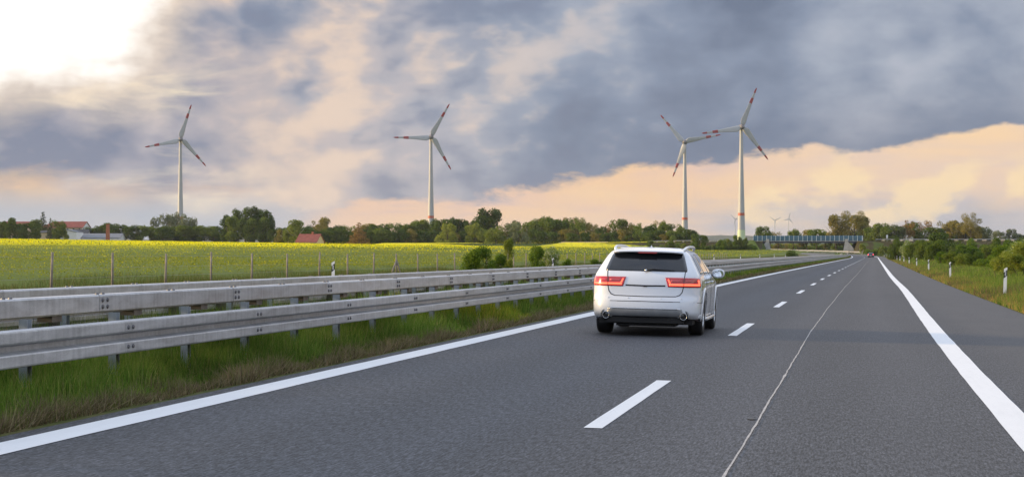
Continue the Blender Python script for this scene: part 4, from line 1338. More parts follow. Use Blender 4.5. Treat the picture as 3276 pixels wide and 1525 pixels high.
def grid_shell(name, material, parent, P, Q, smooth=True):
    nz, nu = P.shape[:2]; m = MB()
    idx = lambda i, j, k: k * nz * nu + i * nu + j
    m.v = [tuple(p) for p in P.reshape(-1, 3)] + [tuple(p) for p in Q.reshape(-1, 3)]
    for i in range(nz - 1):
        for j in range(nu - 1):
            m.f.append((idx(i, j, 0), idx(i, j + 1, 0), idx(i + 1, j + 1, 0), idx(i + 1, j, 0)))
    for i in range(nz - 1):
        for j in (0, nu - 1): m.f.append((idx(i, j, 0), idx(i + 1, j, 0), idx(i + 1, j, 1), idx(i, j, 1)))
    for j in range(nu - 1):
        for i in (0, nz - 1): m.f.append((idx(i, j, 0), idx(i, j + 1, 0), idx(i, j + 1, 1), idx(i, j, 1)))
    o = m.build(name, material, parent, smooth); recalc(o.data)
    return o


def car_line(C, name, parent, pts, width, side=1, off=.0025, material='gap_black'):
    """thin seam following (mode, a, z) points on the surface: mode r uses x, mode s uses y"""
    dense = []
    for (m0, a0, z0), (m1, a1, z1) in zip(pts[:-1], pts[1:]):
        for f in np.linspace(0, 1, 8, endpoint=False): dense.append((m0, a0 + (a1 - a0) * f, z0 + (z1 - z0) * f))
    dense.append(pts[-1])
    cen, nor = [], []
    for m0, a, z in dense:
        sg = -1 if (m0 == 'r' and a < 0) else 1
        u = C.u_rear(abs(a), z) if m0 == 'r' else C.u_side(a, z)
        p = C.S(u, z).copy(); n = C.N(np.array(u), np.array(z)).copy()
        if sg < 0: p[0] *= -1; n[0] *= -1
        cen.append(Vector(p)); nor.append(Vector(n))
    P = np.zeros((len(cen), 2, 3)); Q = P.copy()
    for i, (c, n) in enumerate(zip(cen, nor)):
        d = (cen[min(i + 1, len(cen) - 1)] - cen[max(i - 1, 0)]).normalized(); w = n.cross(d).normalized() * width / 2
        for j, k in ((0, -1), (1, 1)):
            P[i, j] = c + w * k + n * off; Q[i, j] = c + w * k - n * .004
    P[..., 0] *= side; Q[..., 0] *= side
    return grid_shell(name, material, parent, P, Q, False)


def wheel(parent, x, y, r, w, side):
    wo = put('wheel', None, parent, (x, y, r))
    ty = MB().lathe([(r * .66, -w * .47), (r * .72, -w * .5), (r * .93, -w * .5), (r * .99, -w * .40), (r, -w * .2), (r, w * .2), (r * .99, w * .40), (r * .93, w * .5), (r * .72, w * .5), (r * .66, w * .47), (r * .64, 0), (r * .66, -w * .47)], 36, 'x').build('tyre', 'rubber', wo, True); recalc(ty.data)
    rm = MB().lathe([(r * .67, side * w * .44), (r * .63, side * w * .46), (r * .61, side * w * .30), (r * .61, -side * w * .4)], 36, 'x')
    for k in range(10):
        a = 2 * PI * k / 10 + (.1 if k % 2 else -.1); c_, s_ = math.cos(a), math.sin(a)
        q = []
        for rr, hw_ in ((.08, .022), (r * .64, .016)):
            for dd in (-hw_, hw_):
                for xx in (side * w * .30, side * w * .42): q.append((xx, rr * c_ - dd * s_, rr * s_ + dd * c_))
        rm.add(q, [(0, 1, 3, 2), (4, 6, 7, 5), (0, 4, 5, 1), (2, 3, 7, 6), (1, 5, 7, 3), (0, 2, 6, 4)])
    rm.lathe([(.0, side * w * .44), (.05, side * w * .44), (.09, side * w * .40), (.09, side * w * .28)], 16, 'x')
    ro = rm.build('rim', 'silver', wo, False); recalc(ro.data)
    dk = MB().lathe([(0.0, side * w * .10), (r * .62, side * w * .10)], 24, 'x').build('brake_disc', 'gap_black', wo)
    return wo


def white_car():
    C = CarShape(dict(
        z=[.30, .34, .40, .50, .60, .68, .78, .88, .96, 1.02, 1.08, 1.16, 1.26, 1.35, 1.41, 1.445, 1.465, 1.478],
        yr=[-2.36, -2.44, -2.475, -2.475, -2.46, -2.42, -2.405, -2.395, -2.375, -2.35, -2.31, -2.24, -2.14, -2.045, -1.975, -1.90, -1.80, -1.60],
        yf=[2.30, 2.42, 2.47, 2.47, 2.45, 2.42, 2.32, 2.05, 1.60, 1.28, 1.05, .85, .56, .30, .10, -.05, -.2, -.45],
        hw=[.885, .905, .915, .922, .926, .929, .931, .926, .915, .900, .865, .822, .766, .712, .662, .61, .54, .40],
        rr=[.30, .33, .35, .37, .38, .38, .38, .37, .35, .32, .29, .26, .23, .21, .21, .22, .22, .2],
        rf=[.40, .45, .5, .5, .5, .5, .5, .5, .5, .5, .45, .4, .35, .3, .3, .3, .3, .25]))
    s = 37.2
    x, y = RP(s, -1.40)
    root = thing('white_car', 'white estate car with roof rails and lit tail lights driving in the left lane', 'car', (float(x), float(y), float(RZ(s, -1.40)) + .004), -RH(s))
    root.rotation_euler = (0, 0.022, -RH(s) + .004)
    root.scale = (.985, .985, 1.0)
    # body shell with the wheel openings left free
    nu, zz = 110, np.concatenate([np.arange(.30, 1.40, .022), np.arange(1.40, 1.4785, .013)])
    us = np.concatenate([np.linspace(0, .3, 16, endpoint=False), np.linspace(.3, .42, 14, endpoint=False), np.linspace(.42, .82, 90, endpoint=False), np.linspace(.82, 1, 22)])
    V_ = np.array([C.S(us, np.full(len(us), z)) for z in zz])
    m = MB(); n = len(us); axles = (-1.36, 1.53); WR = .362
    def keep(q): 
        c = np.mean(q, 0)
        return not (abs(c[0]) > .5 and any((c[1] - a) ** 2 + (c[2] - WR) ** 2 < .405 ** 2 for a in axles))
    for sd_ in (1, -1):
        k0 = len(m.v); m.v += [(p[0] * sd_, p[1], p[2]) for p in V_.reshape(-1, 3)]
        for i in range(len(zz) - 1):
            for j in range(n - 1):
                q = [V_[i, j], V_[i, j + 1], V_[i + 1, j + 1], V_[i + 1, j]]
                if keep(np.array(q)):
                    f = (k0 + i * n + j, k0 + i * n + j + 1, k0 + (i + 1) * n + j + 1, k0 + (i + 1) * n + j)
                    m.f.append(f if sd_ > 0 else f[::-1])
    # crowned roof skin closing the top
    top = V_[-1]
    R_ = 7
    for sd_ in (1, -1):
        k0 = len(m.v)
        for r in range(R_ + 1):
            f = 1 - r / R_
            m.v += [(p[0] * f * sd_, p[1], p[2] + .012 * (1 - f * f)) for p in top]
        for r in range(R_):
            for j in range(n - 1):
                f = (k0 + r * n + j, k0 + r * n + j + 1, k0 + (r + 1) * n + j + 1, k0 + (r + 1) * n + j)
                m.f.append(f if sd_ > 0 else f[::-1])
    body = m.build('body', 'car_paint', root, True)
    bm = bmesh.new(); bm.from_mesh(body.data); bmesh.ops.remove_doubles(bm, verts=bm.verts, dist=.0004); bmesh.ops.recalc_face_normals(bm, faces=bm.faces); bm.to_mesh(body.data); bm.free()
    MB().box(-.80, .80, -2.25, 2.2, .20, .50).build('underbody', 'gap_black', root)
    MB().box(-.50, .50, -2.28, -1.2, .165, .1995).build('silencer', 'gap_black', root)
    for a in axles:
        for sd_ in (1, -1):
            # arch lip
            P = np.zeros((24, 2, 3)); Q = P.copy()
            for i, an in enumerate(np.linspace(rad(-14), rad(194), 24)):
                for j, r in ((0, .392), (1, .452)):
                    yy, z_ = a + r * math.cos(an), WR + r * math.sin(an); zc = min(max(z_, .31), 1.4)
                    xx = float(C.S(C.u_side(yy, zc), zc)[0])
                    P[i, j] = (sd_ * (xx + (.016 if j == 0 else .010)), yy, z_); Q[i, j] = (sd_ * (xx - (.10 if j == 0 else .01)), yy, z_)
            grid_shell('wheel_arch', 'car_paint', root, P, Q)
            wl = MB(); ring = []
            for an in np.linspace(rad(-10), rad(190), 20):
                for xx in (.50, .905): ring.append((sd_ * xx, a + .40 * math.cos(an), WR + .40 * math.sin(an)))
            wl.add(ring, [(2 * i, 2 * i + 1, 2 * i + 3, 2 * i + 2) for i in range(19)] + [tuple(2 * i for i in range(20))])
            wl.build('wheel_liner', 'gap_black', root)
            wheel(root, sd_ * .80, a, WR, .245, sd_)
    # ---- rear end
    cst = lambda c: (lambda z: c)
    both = (1, -1)
    def rear_sym(name, mat_, z0, z1, xa, off=.004, nz=8, nu=18):
        """one piece across the rear, limited by |x| < xa(z)"""
        zz_ = np.linspace(z0, z1, nz); P = np.zeros((nz, 2 * nu - 1, 3)); Q = P.copy()
        for i, z in enumerate(zz_):
            ue = C.u_rear(xa(z), z); u_ = np.linspace(0, ue, nu); p = C.S(u_, np.full(nu, z)); nn = C.N(u_, np.full(nu, z))
            for A, o_ in ((P, off), (Q, -.006)):
                w = p + nn * o_; A[i, nu - 1:] = w; A[i, :nu] = (w * [-1, 1, 1])[::-1]
        return grid_shell(name, mat_, root, P, Q)
    rw = rear_sym('rear_window', 'car_glass', 1.085, 1.405, lambda z: np.interp(z, [1.085, 1.12, 1.36, 1.405], [.690, .695, .615, .565]), .005, 12)
    # wiper
    pv = lambda x_, z_, o_=.02: tuple(np.array(C.S(C.u_rear(abs(x_), z_), z_)) * [1 if x_ >= 0 else -1, 1, 1] + np.array([0, -o_, .004]))
    MB().tube([pv(0, 1.095, .03), pv(.12, 1.115, .035), pv(.30, 1.108, .03), pv(.48, 1.10, .02)], [.016, .011, .009, .007], 6).build('wiper', 'gap_black', root, True)
    MB().lathe([(0, -.03), (.018, -.03), (.022, 0)], 12, 'y', (0, pv(0, 1.095)[1] - .01, 1.10)).build('wiper_hub', 'silver', root, True)
    # spoiler lip over the window
    P = np.zeros((25, 5, 3)); 
    for i, xx in enumerate(np.linspace(-.60, .60, 25)):
        z_ = 1.405; yy = float(C.S(C.u_rear(min(abs(xx), .6), z_), z_)[1]); dr = .018 * (abs(xx) / .6) ** 3
        for j, (dy, zz_) in enumerate(((.06, 1.392), (-.13, 1.402), (-.145, 1.420), (-.09, 1.444), (.16, 1.474))): P[i, j] = (xx, yy + dy, zz_ - dr)
    sp = MB(); sp.v = [tuple(p) for p in P.reshape(-1, 3)]
    for i in range(24):
        for j in range(5): sp.f.append((i * 5 + j, i * 5 + (j + 1) % 5, (i + 1) * 5 + (j + 1) % 5, (i + 1) * 5 + j))
    sp.f += [(0, 1, 2, 3, 4), (120, 124, 123, 122, 121)]
    so_ = sp.build('roof_spoiler', 'car_paint', root, False); recalc(so_.data)
    MB().box(-.16, .16, -2.125, -2.10, 1.386, 1.400).build('high_brake_lamp', 'lens_red', root)
    # tailgate
    gate = [('r', .665, 1.085), ('r', .655, .95), ('r', .645, .83), ('r', .625, .745), ('r', .585, .695), ('r', .52, .672), ('r', 0, .664)]
    for sd_ in both: car_line(C, 'tailgate_seam', root, gate, .014, sd_)
    car_line(C, 'handle_shadow', root, [('r', -.34, .848), ('r', 0, .842), ('r', .34, .848)], .024, 1, .004)  # black strip painted in for the shadow line at the tailgate handle crease
    for k in range(1): MB().box(-.03, .03, -2.415, -2.40, .826, .84).build('camera', 'gap_black', root)
    for sd_ in both:
        zi = lambda z: np.interp(z, [.825, .985], [.385, .335])
        tl = C.patch('tail_light', 'lens_red', root, .828, .985, lambda z: C.u_rear(zi(z), z), lambda z: C.u_side(np.interp(z, [.828, .985], [-2.10, -2.06]), z), sd_, .008, 26, 8)
        C.patch('light_strip', 'lamp_lit', tl, .852, .884, lambda z: C.u_rear(.405, z), lambda z: C.u_side(-2.14, z), sd_, .012, 24, 4)
        C.patch('light_strip', 'lamp_lit', tl, .8845, .950, lambda z: C.u_side(-2.18, z), lambda z: C.u_side(-2.14, z), sd_, .012, 5, 4)
        C.patch('light_strip', 'lamp_lit', tl, .8845, .955, lambda z: C.u_rear(np.interp(z, [.884, .955], [.405, .375]), z), lambda z: C.u_rear(np.interp(z, [.884, .955], [.430, .395]), z), sd_, .012, 4, 4)
        C.patch('lens', 'lens_clear', tl, .918, .945, lambda z: C.u_rear(.43, z), lambda z: C.u_rear(.62, z), sd_, .012, 8, 4)
        C.patch('lens', 'lens_clear', tl, .918, .945, lambda z: C.u_rear(.68, z), lambda z: C.u_rear(.77, z), sd_, .012, 8, 4)
        car_line(C, 'light_seam', tl, [('r', .652, .985), ('r', .645, .83)], .010, sd_, .013)
    # bumper
    for sd_ in both:
        car_line(C, 'bumper_seam', root, [('r', 0, .585), ('r', .6, .583), ('s', -2.25, .575), ('s', -1.83, .56)], .007, sd_)
        car_line(C, 'bumper_seam', root, [('s', -1.93, .97), ('s', -1.88, .80), ('s', -1.85, .66), ('s', -1.83, .56)], .007, sd_)
        for xx in (.28, .62): MB().lathe([(0, -.003), (.014, -.003), (.016, .004)], 10, 'y', (sd_ * xx, pv(xx, .63, 0)[1], .63)).build('parking_sensor', 'car_paint', root)
    rear_sym('skid_plate', 'grey_trim', .335, .452, lambda z: np.interp(z, [.33, .45], [.70, .62]), .014)
    rear_sym('skid_trim', 'silver', .4525, .476, lambda z: np.interp(z, [.45, .478], [.64, .57]), .018, 4)
    rear_sym('diffuser', 'gap_black', .302, .334, lambda z: .72, .010)
    MB().box(-.66, .66, -2.40, -2.26, .225, .33).build('diffuser', 'gap_black', root)
    for sd_ in both:
        cx, cz = sd_ * .66, .345
        cy = pv(.66, .345, 0)[1]
        hood = [(sd_ * .0 + cx + .088 * math.cos(a), cy - .012, cz + .088 * math.sin(a)) for a in np.linspace(rad(-20), rad(200), 14)]
        MB().tube(hood, .017, 7).build('exhaust_surround', 'grey_trim', root, True)
        MB().lathe([(0.0, -.02), (.07, -.02), (.085, .01)], 20, 'y', (cx, cy - .0, cz)).build('exhaust_recess', 'gap_black', root)
        ex = MB().lathe([(.050, .10), (.052, -.055), (.058, -.06), (.062, -.05), (.060, .10)], 24, 'y', (cx, cy, cz)).build('exhaust_pipe', 'silver', root, True)
        MB().lathe([(0, -.015), (.051, -.015)], 20, 'y', (cx, cy - .012, cz)).build('bore', 'gap_black', ex)
    # ---- sides
    for sd_ in both:
        panes = [(-1.83, -1.22, 1.05, 1.37, -1.66, -1.20), (-1.15, -.22, 1.045, 1.385, -1.14, -.26), (-.14, .90, 1.035, 1.385, -.16, .18)]
        for ya, yb, z0, z1, yta, ytb in panes:
            C.patch('side_window', 'side_glass', root, z0, z1, (lambda z, ya=ya, yta=yta, z0=z0, z1=z1: C.u_side(np.interp(z, [z0, z1], [ya, yta]), z)), (lambda z, yb=yb, ytb=ytb, z0=z0, z1=z1: C.u_side(np.interp(z, [z0, z1], [yb, ytb]), z)), sd_, .004, 10, 8)
        for ya, yb in ((-1.22, -1.15), (-.22, -.14)):
            C.patch('pillar', 'gap_black', root, 1.045, 1.385, (lambda z, ya=ya: C.u_side(np.interp(z, [1.045, 1.385], [ya, ya + .02]), z)), (lambda z, yb=yb: C.u_side(np.interp(z, [1.045, 1.385], [yb, yb - .02]), z)), sd_, .003, 3, 6)
        car_line(C, 'window_trim', root, [('s', -1.86, 1.035), ('s', -1.0, 1.032), ('s', .95, 1.024)], .014, sd_, .006, 'silver')
        for yy in (-1.02, .02): car_line(C, 'door_seam', root, [('s', yy, 1.02), ('s', yy - .02, .7), ('s', yy - .02, .33)], .008, sd_)
        car_line(C, 'door_seam', root, [('s', 1.05, .98), ('s', 1.04, .6), ('s', 1.02, .32)], .008, sd_)
        for yy in (-.92, .18):
            p = C.S(C.u_side(yy, .90), .90)
            MB().tube([(sd_ * (p[0] - .006), yy - .10, .90), (sd_ * (p[0] + .03), yy - .07, .903), (sd_ * (p[0] + .03), yy + .07, .905), (sd_ * (p[0] - .006), yy + .10, .905)], [.012, .014, .014, .012], 8).build('door_handle', 'car_paint', root, True)
        # sill strip
        MB().tube([(sd_ * .90, -.92, .265), (sd_ * .925, -.8, .262), (sd_ * .93, .9, .262), (sd_ * .90, 1.05, .265)], .035, 10).build('sill_strip', 'silver', root, True)
        # roof rail
        q = [(sd_ * .585, -1.80, 1.430), (sd_ * .60, -1.74, 1.458), (sd_ * .612, -1.62, 1.480), (sd_ * .625, -1.3, 1.498), (sd_ * .63, -.9, 1.503), (sd_ * .63, -.3, 1.502), (sd_ * .615, .1, 1.488), (sd_ * .60, .25, 1.47), (sd_ * .585, .38, 1.455)]
        MB().tube(q, .026, 8).build('roof_rail', 'rail_silver', root, True)
        # mirror
        mo = put('side_mirror', None, root, (sd_ * .985, .82, 1.03))
        ring = []
        for f, w_, h_ in ((-.10, .105, .072), (-.06, .118, .085), (.0, .112, .082), (.07, .085, .062), (.12, .035, .028)):
            for a in np.linspace(0, 2 * PI, 16, endpoint=False):
                ring.append((sd_ * .04 + w_ * abs(math.cos(a)) ** .8 * (1 if math.cos(a) > 0 else -1), f, h_ * abs(math.sin(a)) ** .8 * (1 if math.sin(a) > 0 else -1) + .01))
        h_ = MB().add(ring, [(i * 16 + j, i * 16 + (j + 1) % 16, (i + 1) * 16 + (j + 1) % 16, (i + 1) * 16 + j) for i in range(4) for j in range(16)] + [tuple(range(16)), tuple(range(64, 80))]).build('housing', 'car_paint', mo, True); recalc(h_.data)
        g_ = MB().add([(p[0] * .86 + sd_ * .04 * .14, -.104, p[2] * .84 + .002) for p in ring[:16]], [tuple(range(16))]).build('mirror_glass', 'mirror_glass', mo)
        recalc(g_.data)
        MB().tube([(sd_ * -.17, .02, -.03), (sd_ * -.03, 0, -.02)], [.03, .022], 8).build('mirror_arm', 'gap_black', mo, True)
    # windscreen (out of sight from behind) and aerial
    C.patch('windscreen', 'car_glass', root, 1.05, 1.38, lambda z: .885, lambda z: 1.0, 1, .004, 10, 8)
    C.patch('windscreen', 'car_glass', root, 1.05, 1.38, lambda z: .885, lambda z: 1.0, -1, .004, 10, 8)
    MB().add([(-.02, -1.52, 1.478), (.02, -1.52, 1.478), (.014, -1.36, 1.478), (-.014, -1.36, 1.478), (0, -1.53, 1.525), (0, -1.49, 1.528)], [(0, 1, 4), (1, 2, 5, 4), (2, 3, 5), (3, 0, 4, 5)]).build('aerial', 'car_paint', root)
    return root


white_car()


def far_car():
    C = CarShape(dict(
        z=[.18, .30, .5, .7, .9, 1.0, 1.1, 1.25, 1.4, 1.47, 1.5],
        yr=[-1.95, -2.05, -2.08, -2.05, -2.0, -1.96, -1.9, -1.78, -1.62, -1.5, -1.3],
        yf=[1.95, 2.05, 2.05, 2.0, 1.6, 1.2, .95, .55, .15, -.1, -.3],
        hw=[.78, .84, .87, .88, .88, .86, .82, .75, .66, .58, .45],
        rr=[.2] * 11, rf=[.4] * 11))
    s = 590.0
    x, y = RP(s, 1.75)
    root = thing('dark_car', 'small dark blue car with red tail lights far ahead near the bend', 'car', (float(x), float(y), float(RZ(s, 1.75))), -RH(s))
    us = np.linspace(0, 1, 40); zz = np.linspace(.18, 1.5, 24)
    Vv = np.array([C.S(us, np.full(40, z)) for z in zz]); m = MB()
    for sd_ in (1, -1):
        k0 = len(m.v); m.v += [(p[0] * sd_, p[1], p[2]) for p in Vv.reshape(-1, 3)]
        for i in range(23):
            for j in range(39):
                f = (k0 + i * 40 + j, k0 + i * 40 + j + 1, k0 + (i + 1) * 40 + j + 1, k0 + (i + 1) * 40 + j); m.f.append(f if sd_ > 0 else f[::-1])
    k0 = len(m.v); m.v += [tuple(p) for p in Vv[-1]] + [(-p[0], p[1], p[2]) for p in Vv[-1]]
    m.f += [(k0 + j, k0 + j + 1, k0 + 40 + j + 1, k0 + 40 + j) for j in range(39)]
    recalc(m.build('body', 'car_blue', root, True).data)
    for sd_ in (1, -1):
        C.patch('rear_window', 'car_glass', root, 1.06, 1.38, lambda z: 0.0, lambda z: C.u_rear(np.interp(z, [1.06, 1.38], [.62, .5]), z), sd_, .006, 6, 5)
        C.patch('side_window', 'side_glass', root, 1.06, 1.36, lambda z: C.u_side(-1.4, z), lambda z: C.u_side(.5, z), sd_, .006, 6, 5)
        C.patch('tail_light', 'lamp_far', root, .80, 1.05, lambda z: C.u_rear(.56, z), lambda z: C.u_side(-1.72, z), sd_, .01, 6, 5)
        for a in (-1.25, 1.3): wheel(root, sd_ * .76, a, .31, .19, sd_)
    MB().box(-.26, .26, -2.115, -2.085, .62, .73).build('number_plate', 'plate', root)
    C.patch('bumper', 'gap_black', root, .2, .42, lambda z: 0.0, lambda z: .35, 1, .01, 8, 4)
    C.patch('bumper', 'gap_black', root, .2, .42, lambda z: 0.0, lambda z: .35, -1, .01, 8, 4)


far_car()

# ------------------------------------------------------------------ the rapeseed field
def fence_x(Y): return 0.182 * Y - 24.0 + 0.0022 * np.clip(Y - 60, 0, None)


m_, nt_, p_ = newmat('rape_canopy')
_co = objco(nt_); _sx = nt_.nodes.new('ShaderNodeSeparateXYZ'); nt_.links.new(_co, _sx.inputs[0])
_X, _Y = V(nt_, _sx.outputs[0]), V(nt_, _sx.outputs[1])
_w = (_Y * 0.182 - 24.0) - _X                                # metres in from the fence
_na = noise(nt_, vec(nt_, _X * .02, _Y * .006, 0.0), 1.0, 5.0, .62, .4)
_nb = noise(nt_, vec(nt_, _X * .35, _Y * .10, 4.0), 1.0, 5.0, .65)
_nc = noise(nt_, vec(nt_, _X * 2.5, _Y * .9, 8.0), 1.0, 3.0, .6)
_f = (_na - .5) * 2.3 + (_nb - .5) * 1.5 + (_nc - .5) * 1.0 + _w.step(20.0, 120.0) * 1.05 - .30
_f = _f - _w.step(420.0, 620.0) * .15
nt_.links.new(ramp(nt_, _f.clamp(), [(0.0, (.11, .145, .024)), (.30, (.22, .25, .024)), (.6, (.50, .46, .010)), (1.0, (.74, .63, .004))]), p_.inputs['Base Color'])
p_.inputs['Roughness'].default_value = .9; p_.inputs['Specular IOR Level'].default_value = .1


def rapeseed():
    Yr = np.concatenate([np.arange(20, 200, 4.0), np.arange(200, 600, 10.0), np.arange(600, 1001, 20.0)])
    ww = np.concatenate([np.array([1.5, 3, 5, 8]), np.arange(12, 120, 6.0), np.arange(120, 420, 15.0), np.arange(420, 760, 40.0)])
    W, YY = np.meshgrid(ww, Yr)
    stop = np.interp(YY, [0, 1000], [1, 1])
    X = fence_x(YY) - W
    Z = terrain(X, YY) + .62 * sst(1.0, 9.0, W) + .05 * np.sin(X * .9) * np.cos(YY * .7)
    # keep clear of the ramp of the crossing road
    d, zc = cross_road(X, YY)
    structure(put('rapeseed_field', gridmesh('rapeseed_field', X[:, ::-1], YY[:, ::-1], Z[:, ::-1], 'rape_canopy')))


rapeseed()
pale = MB()
_px = [(at(1795, 905), 905), (at(1945, 905), 905), (at(1945, 925), 925), (at(1795, 925), 925)]
pale.add([(x, y, zt(x, y) + .9) for x, y in _px], [(0, 1, 2, 3)])
structure(pale.build('farm_track', 'stubble'))


def blades(name, X, Y, Z, h, w, cols, seed, bent=False, lean=.35, label=None, material='grass_blades'):
    """one mesh of grass blades: X, Y, Z foot points; h, w arrays"""
    g = np.random.default_rng(seed); n = len(X)
    a = g.uniform(0, 2 * PI, n); la = g.uniform(0, 2 * PI, n); ln = np.abs(g.normal(0, lean, n)) * h
    ca, sa = np.cos(a) * w * .5, np.sin(a) * w * .5
    dx, dy = np.cos(la) * ln, np.sin(la) * ln
    P0 = np.stack([X - ca, Y - sa, Z], 1); P1 = np.stack([X + ca, Y + sa, Z], 1)
    T = np.stack([X + dx, Y + dy, Z + h], 1)
    if not bent:
        v = np.stack([P0, P1, T], 1).reshape(-1, 3); loops = np.arange(3 * n); sizes = np.full(n, 3); rep = 3
    else:
        M0 = np.stack([X - ca * .75 + dx * .3, Y - sa * .75 + dy * .3, Z + h * .58], 1); M1 = np.stack([X + ca * .75 + dx * .3, Y + sa * .75 + dy * .3, Z + h * .58], 1)
        v = np.stack([P0, P1, M1, M0, T], 1).reshape(-1, 3)
        b = (np.arange(n) * 5)[:, None]
        q = b + np.array([0, 1, 2, 3]); t = b + np.array([3, 2, 4])
        loops = np.concatenate([q.ravel(), t.ravel()]); sizes = np.concatenate([np.full(n, 4), np.full(n, 3)]); rep = 5
    c = np.repeat(cols, rep, 0)
    return stuff(put(name, npmesh(name, v, loops, sizes, material, c)))


def pick(g, n, pal, wts, jit=.22):
    k = g.choice(len(pal), n, p=np.array(wts) / sum(wts)); c = np.array(pal)[k] * g.uniform(1 - jit, 1 + jit, (n, 1))
    return c * g.uniform(.92, 1.08, (n, 3))


def lump(s, t, f, seed):
    """smooth patchiness 0..1"""
    g = np.random.default_rng(seed); r = np.zeros_like(s)
    for i in range(5):
        a, b, c = g.normal(0, 1, 3); r += np.sin(s * f * a * 1.2 + t * f * b * 3 + c * 6)
    return np.clip(r / 5 + .5, 0, 1)


GREEN = [(.065, .135, .019), (.115, .20, .030), (.18, .24, .048), (.27, .26, .09)]
DRY = [(.21, .17, .095), (.28, .23, .135), (.13, .11, .062), (.15, .17, .05)]
STRAW = [(.38, .26, .09), (.30, .21, .08), (.12, .14, .04)]


def median_grass():
    g = np.random.default_rng(1)
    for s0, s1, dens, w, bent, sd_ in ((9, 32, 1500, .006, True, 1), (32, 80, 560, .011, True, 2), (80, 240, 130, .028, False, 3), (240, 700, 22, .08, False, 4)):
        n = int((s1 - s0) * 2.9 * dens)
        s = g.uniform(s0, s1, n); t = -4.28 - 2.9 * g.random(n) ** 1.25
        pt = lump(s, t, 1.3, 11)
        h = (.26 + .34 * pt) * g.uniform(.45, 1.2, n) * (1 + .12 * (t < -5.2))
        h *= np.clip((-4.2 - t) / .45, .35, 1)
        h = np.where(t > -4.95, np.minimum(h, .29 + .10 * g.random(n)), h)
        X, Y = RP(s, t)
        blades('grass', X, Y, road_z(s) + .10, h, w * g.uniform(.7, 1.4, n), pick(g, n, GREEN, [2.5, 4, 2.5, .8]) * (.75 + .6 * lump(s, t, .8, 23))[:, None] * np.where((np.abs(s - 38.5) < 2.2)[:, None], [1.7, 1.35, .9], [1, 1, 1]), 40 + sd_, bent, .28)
        # pale seed stalks and broad weeds among the grass
        n = int((s1 - s0) * dens * .05)
        s = g.uniform(s0, s1, n); t = -4.5 - 2.4 * g.random(n)
        X, Y = RP(s, t)
        hs = np.where(t > -4.95, .36, .62) * g.uniform(.6, 1.0, n)
        blades('weeds', X, Y, road_z(s) + .10, hs, w * 1.1 * g.uniform(.7, 1.6, n), pick(g, n, [(.30, .25, .12), (.22, .24, .09), (.10, .17, .04)], [2, 2, 2]), 160 + sd_, False, .3)
        # brown, trampled fringe along the asphalt
        n = int((s1 - s0) * .62 * dens * 1.2)
        s = g.uniform(s0, s1, n); t = -4.06 - .62 * g.random(n) ** 1.3
        e = .10 * np.sin(s * 1.7) + .08 * np.sin(s * 4.1 + 1)
        t = np.minimum(t - .06 * (lump(s, t, 3.0, 7)), np.where(g.random(n) < .10 * (lump(s, t, 1.6, 17) > .5), -3.94 - .1 * g.random(n), -4.03))
        X, Y = RP(s, t)
        blades('dry_grass', X, Y, road_z(s) + .088, (.06 + .14 * lump(s, t, 2.0, 5)) * g.uniform(.4, 1.3, n), w * 1.3 * g.uniform(.7, 1.5, n), pick(g, n, DRY, [3, 3, 3, 1.5]), 60 + sd_, False, .9)


median_grass()


def right_grass():
    g = np.random.default_rng(2)
    for s0, s1, t1, dens, w, sd_ in ((12, 42, 14, 90, .014, 0), (42, 115, 17, 230, .016, 1), (115, 260, 19, 62, .035, 2), (260, 620, 19, 11, .10, 3)):
        n = int((s1 - s0) * (t1 - 6.35) * dens)
        s = g.uniform(s0, s1, n); t = 6.36 + (t1 - 6.36) * g.random(n) ** 1.15
        X, Y = RP(s, t)
        z = road_z(s) + right_verge_z(s, t) - .01
        pt = lump(s, t, .35, 3); edge = np.clip((8.6 - t) / 2.2, 0, 1)
        h = (.16 + .30 * pt) * g.uniform(.5, 1.3, n) * (1 - .45 * edge)
        cg = pick(g, n, GREEN, [1.5, 4, 4, 1]); cs = pick(g, n, STRAW, [2, 3, 2]); cr = pick(g, n, [(.13, .09, .06), (.10, .11, .05)], [1, 1])
        c = np.where((g.random(n) < .62 * edge * (.35 + lump(s, t, .8, 8)))[:, None], cs, cg)
        c = np.where((g.random(n) < .5 * (lump(s, t, .5, 19) > .62))[:, None], cr, c)
        blades('grass', X, Y, z, h, w * g.uniform(.7, 1.4, n), c, 80 + sd_, False, .35)


right_grass()


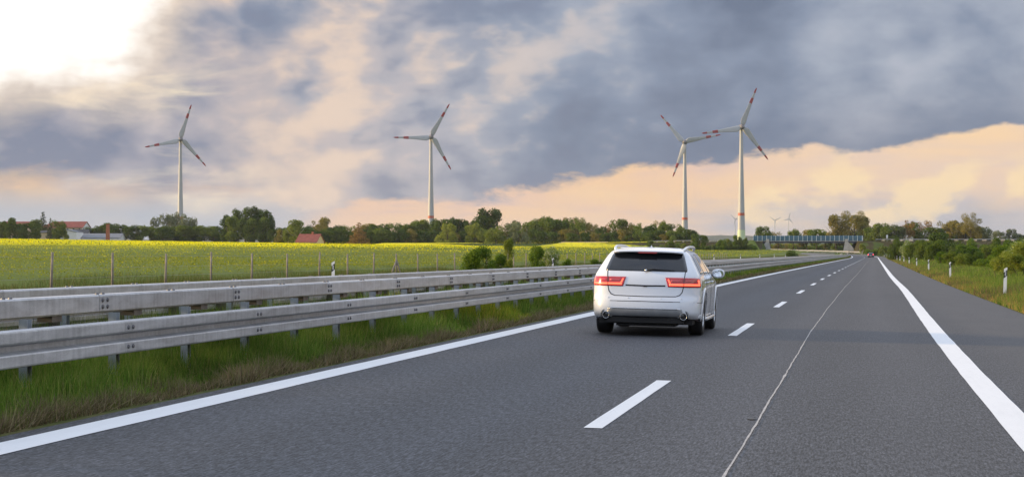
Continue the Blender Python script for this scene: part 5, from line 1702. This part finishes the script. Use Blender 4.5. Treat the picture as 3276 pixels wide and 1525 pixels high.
def field_edge():
    g = np.random.default_rng(4)
    # rough grass between the opposite lanes and the crop
    for s0, s1, dens, w, sd_ in ((35, 130, 110, .022, 1), (130, 330, 34, .05, 2), (330, 620, 9, .12, 3)):
        n = int((s1 - s0) * 13 * dens)
        s = g.uniform(s0, s1, n); t = -16.5 - 13 * g.random(n)
        X, Y = RP(s, t)
        z = terrain(X, Y); z = np.where(t > -23, road_z(s) + .06, z)
        h = (.30 + .22 * lump(s, t, .4, 6)) * g.uniform(.5, 1.2, n) * np.interp(t, [-30, -22, -17], [1.25, 1.0, .55])
        c = pick(g, n, [(.05, .085, .02), (.085, .115, .03), (.13, .14, .05), (.19, .165, .08)], [2, 4, 3, 1.2])
        rd_ = (s > 105) & (t > -21)
        c = np.where((rd_ & (g.random(n) < .5))[:, None], pick(g, n, [(.24, .16, .10), (.17, .13, .08)], [1, 1]), c)
        blades('grass', X, Y, z, h, w * g.uniform(.7, 1.4, n), c, 100 + sd_, False, .25)
    # the crop itself: leafy stalks with flower heads, dense patches and thin ones
    for y0, y1, w0, w1, n, sz, sd_ in ((45, 150, 6, 110, 140000, .024, 1), (110, 320, 8, 260, 220000, .038, 2), (300, 990, 10, 520, 200000, .10, 3)):
        Y = g.uniform(y0, y1, n); W = w0 + (w1 - w0) * g.random(n) ** 1.2
        X = fence_x(Y) - W
        keepm = abs(np.arctan2(X, Y)) < rad(16.5)
        X, Y, W = X[keepm], Y[keepm], W[keepm]; n2 = len(X)
        bloom = .03 + .62 * sst(20, 60, W) * (lump(X * .5, Y * .12, .55, 31) > .40) + .25 * (lump(X * 1.3, Y * .5, .5, 12) > .62) * sst(6, 20, W) + .75 * sst(60, 170, W)
        isf = g.random(n2) < np.clip(bloom, 0, 1) * .8
        z = terrain(X, Y) + .50 * sst(1, 9, W) + g.uniform(0, .32, n2)
        col = np.where(isf[:, None], pick(g, n2, [(.62, .53, .004), (.54, .48, .006), (.42, .40, .012)], [3, 3, 1], .12), pick(g, n2, [(.105, .135, .022), (.14, .17, .025), (.20, .22, .026)], [2, 3, 2]))
        if sd_ < 3: col = col * .68 + np.array([.56, .52, .012]) * .32 * np.clip(bloom, .35, 1)[:, None]
        nr = g.normal(0, .7, (n2, 3)); nr[:, 1] -= .5; nr[:, 2] += .9; nr /= np.linalg.norm(nr, axis=1)[:, None]
        u = np.cross(nr, [0, 0, 1.0]); u /= np.linalg.norm(u, axis=1)[:, None] + 1e-9; q = np.cross(nr, u)
        s_ = (sz * g.uniform(.5, 1.4, n2))[:, None]; tall = np.where(isf, .85, 1.1)[:, None]
        P = np.stack([X, Y, z], 1)
        v = np.stack([P + u * s_, P + q * s_ * tall, P - u * s_, P - q * s_ * tall], 1).reshape(-1, 3)
        stuff(put('rapeseed_crop', npmesh('rapeseed_crop', v, np.arange(4 * n2), np.full(n2, 4), 'grass_blades', np.repeat(np.minimum(col * 1.42, .85), 4, 0))))


field_edge()

# ------------------------------------------------------------------ haze
def haze():
    m = bpy.data.materials.new('haze'); m.use_nodes = True; nt = m.node_tree; nt.nodes.clear()
    o = nt.nodes.new('ShaderNodeOutputMaterial'); v = nt.nodes.new('ShaderNodeVolumePrincipled')
    v.inputs['Color'].default_value = (.80, .86, .95, 1); v.inputs['Density'].default_value = 3.6e-5; v.inputs['Anisotropy'].default_value = .2
    nt.links.new(v.outputs[0], o.inputs['Volume'])
    MATS['haze'] = m
    stuff(MB().box(-9800, 9800, -1200, 9700, -9, 168).build('haze', 'haze'))


haze()
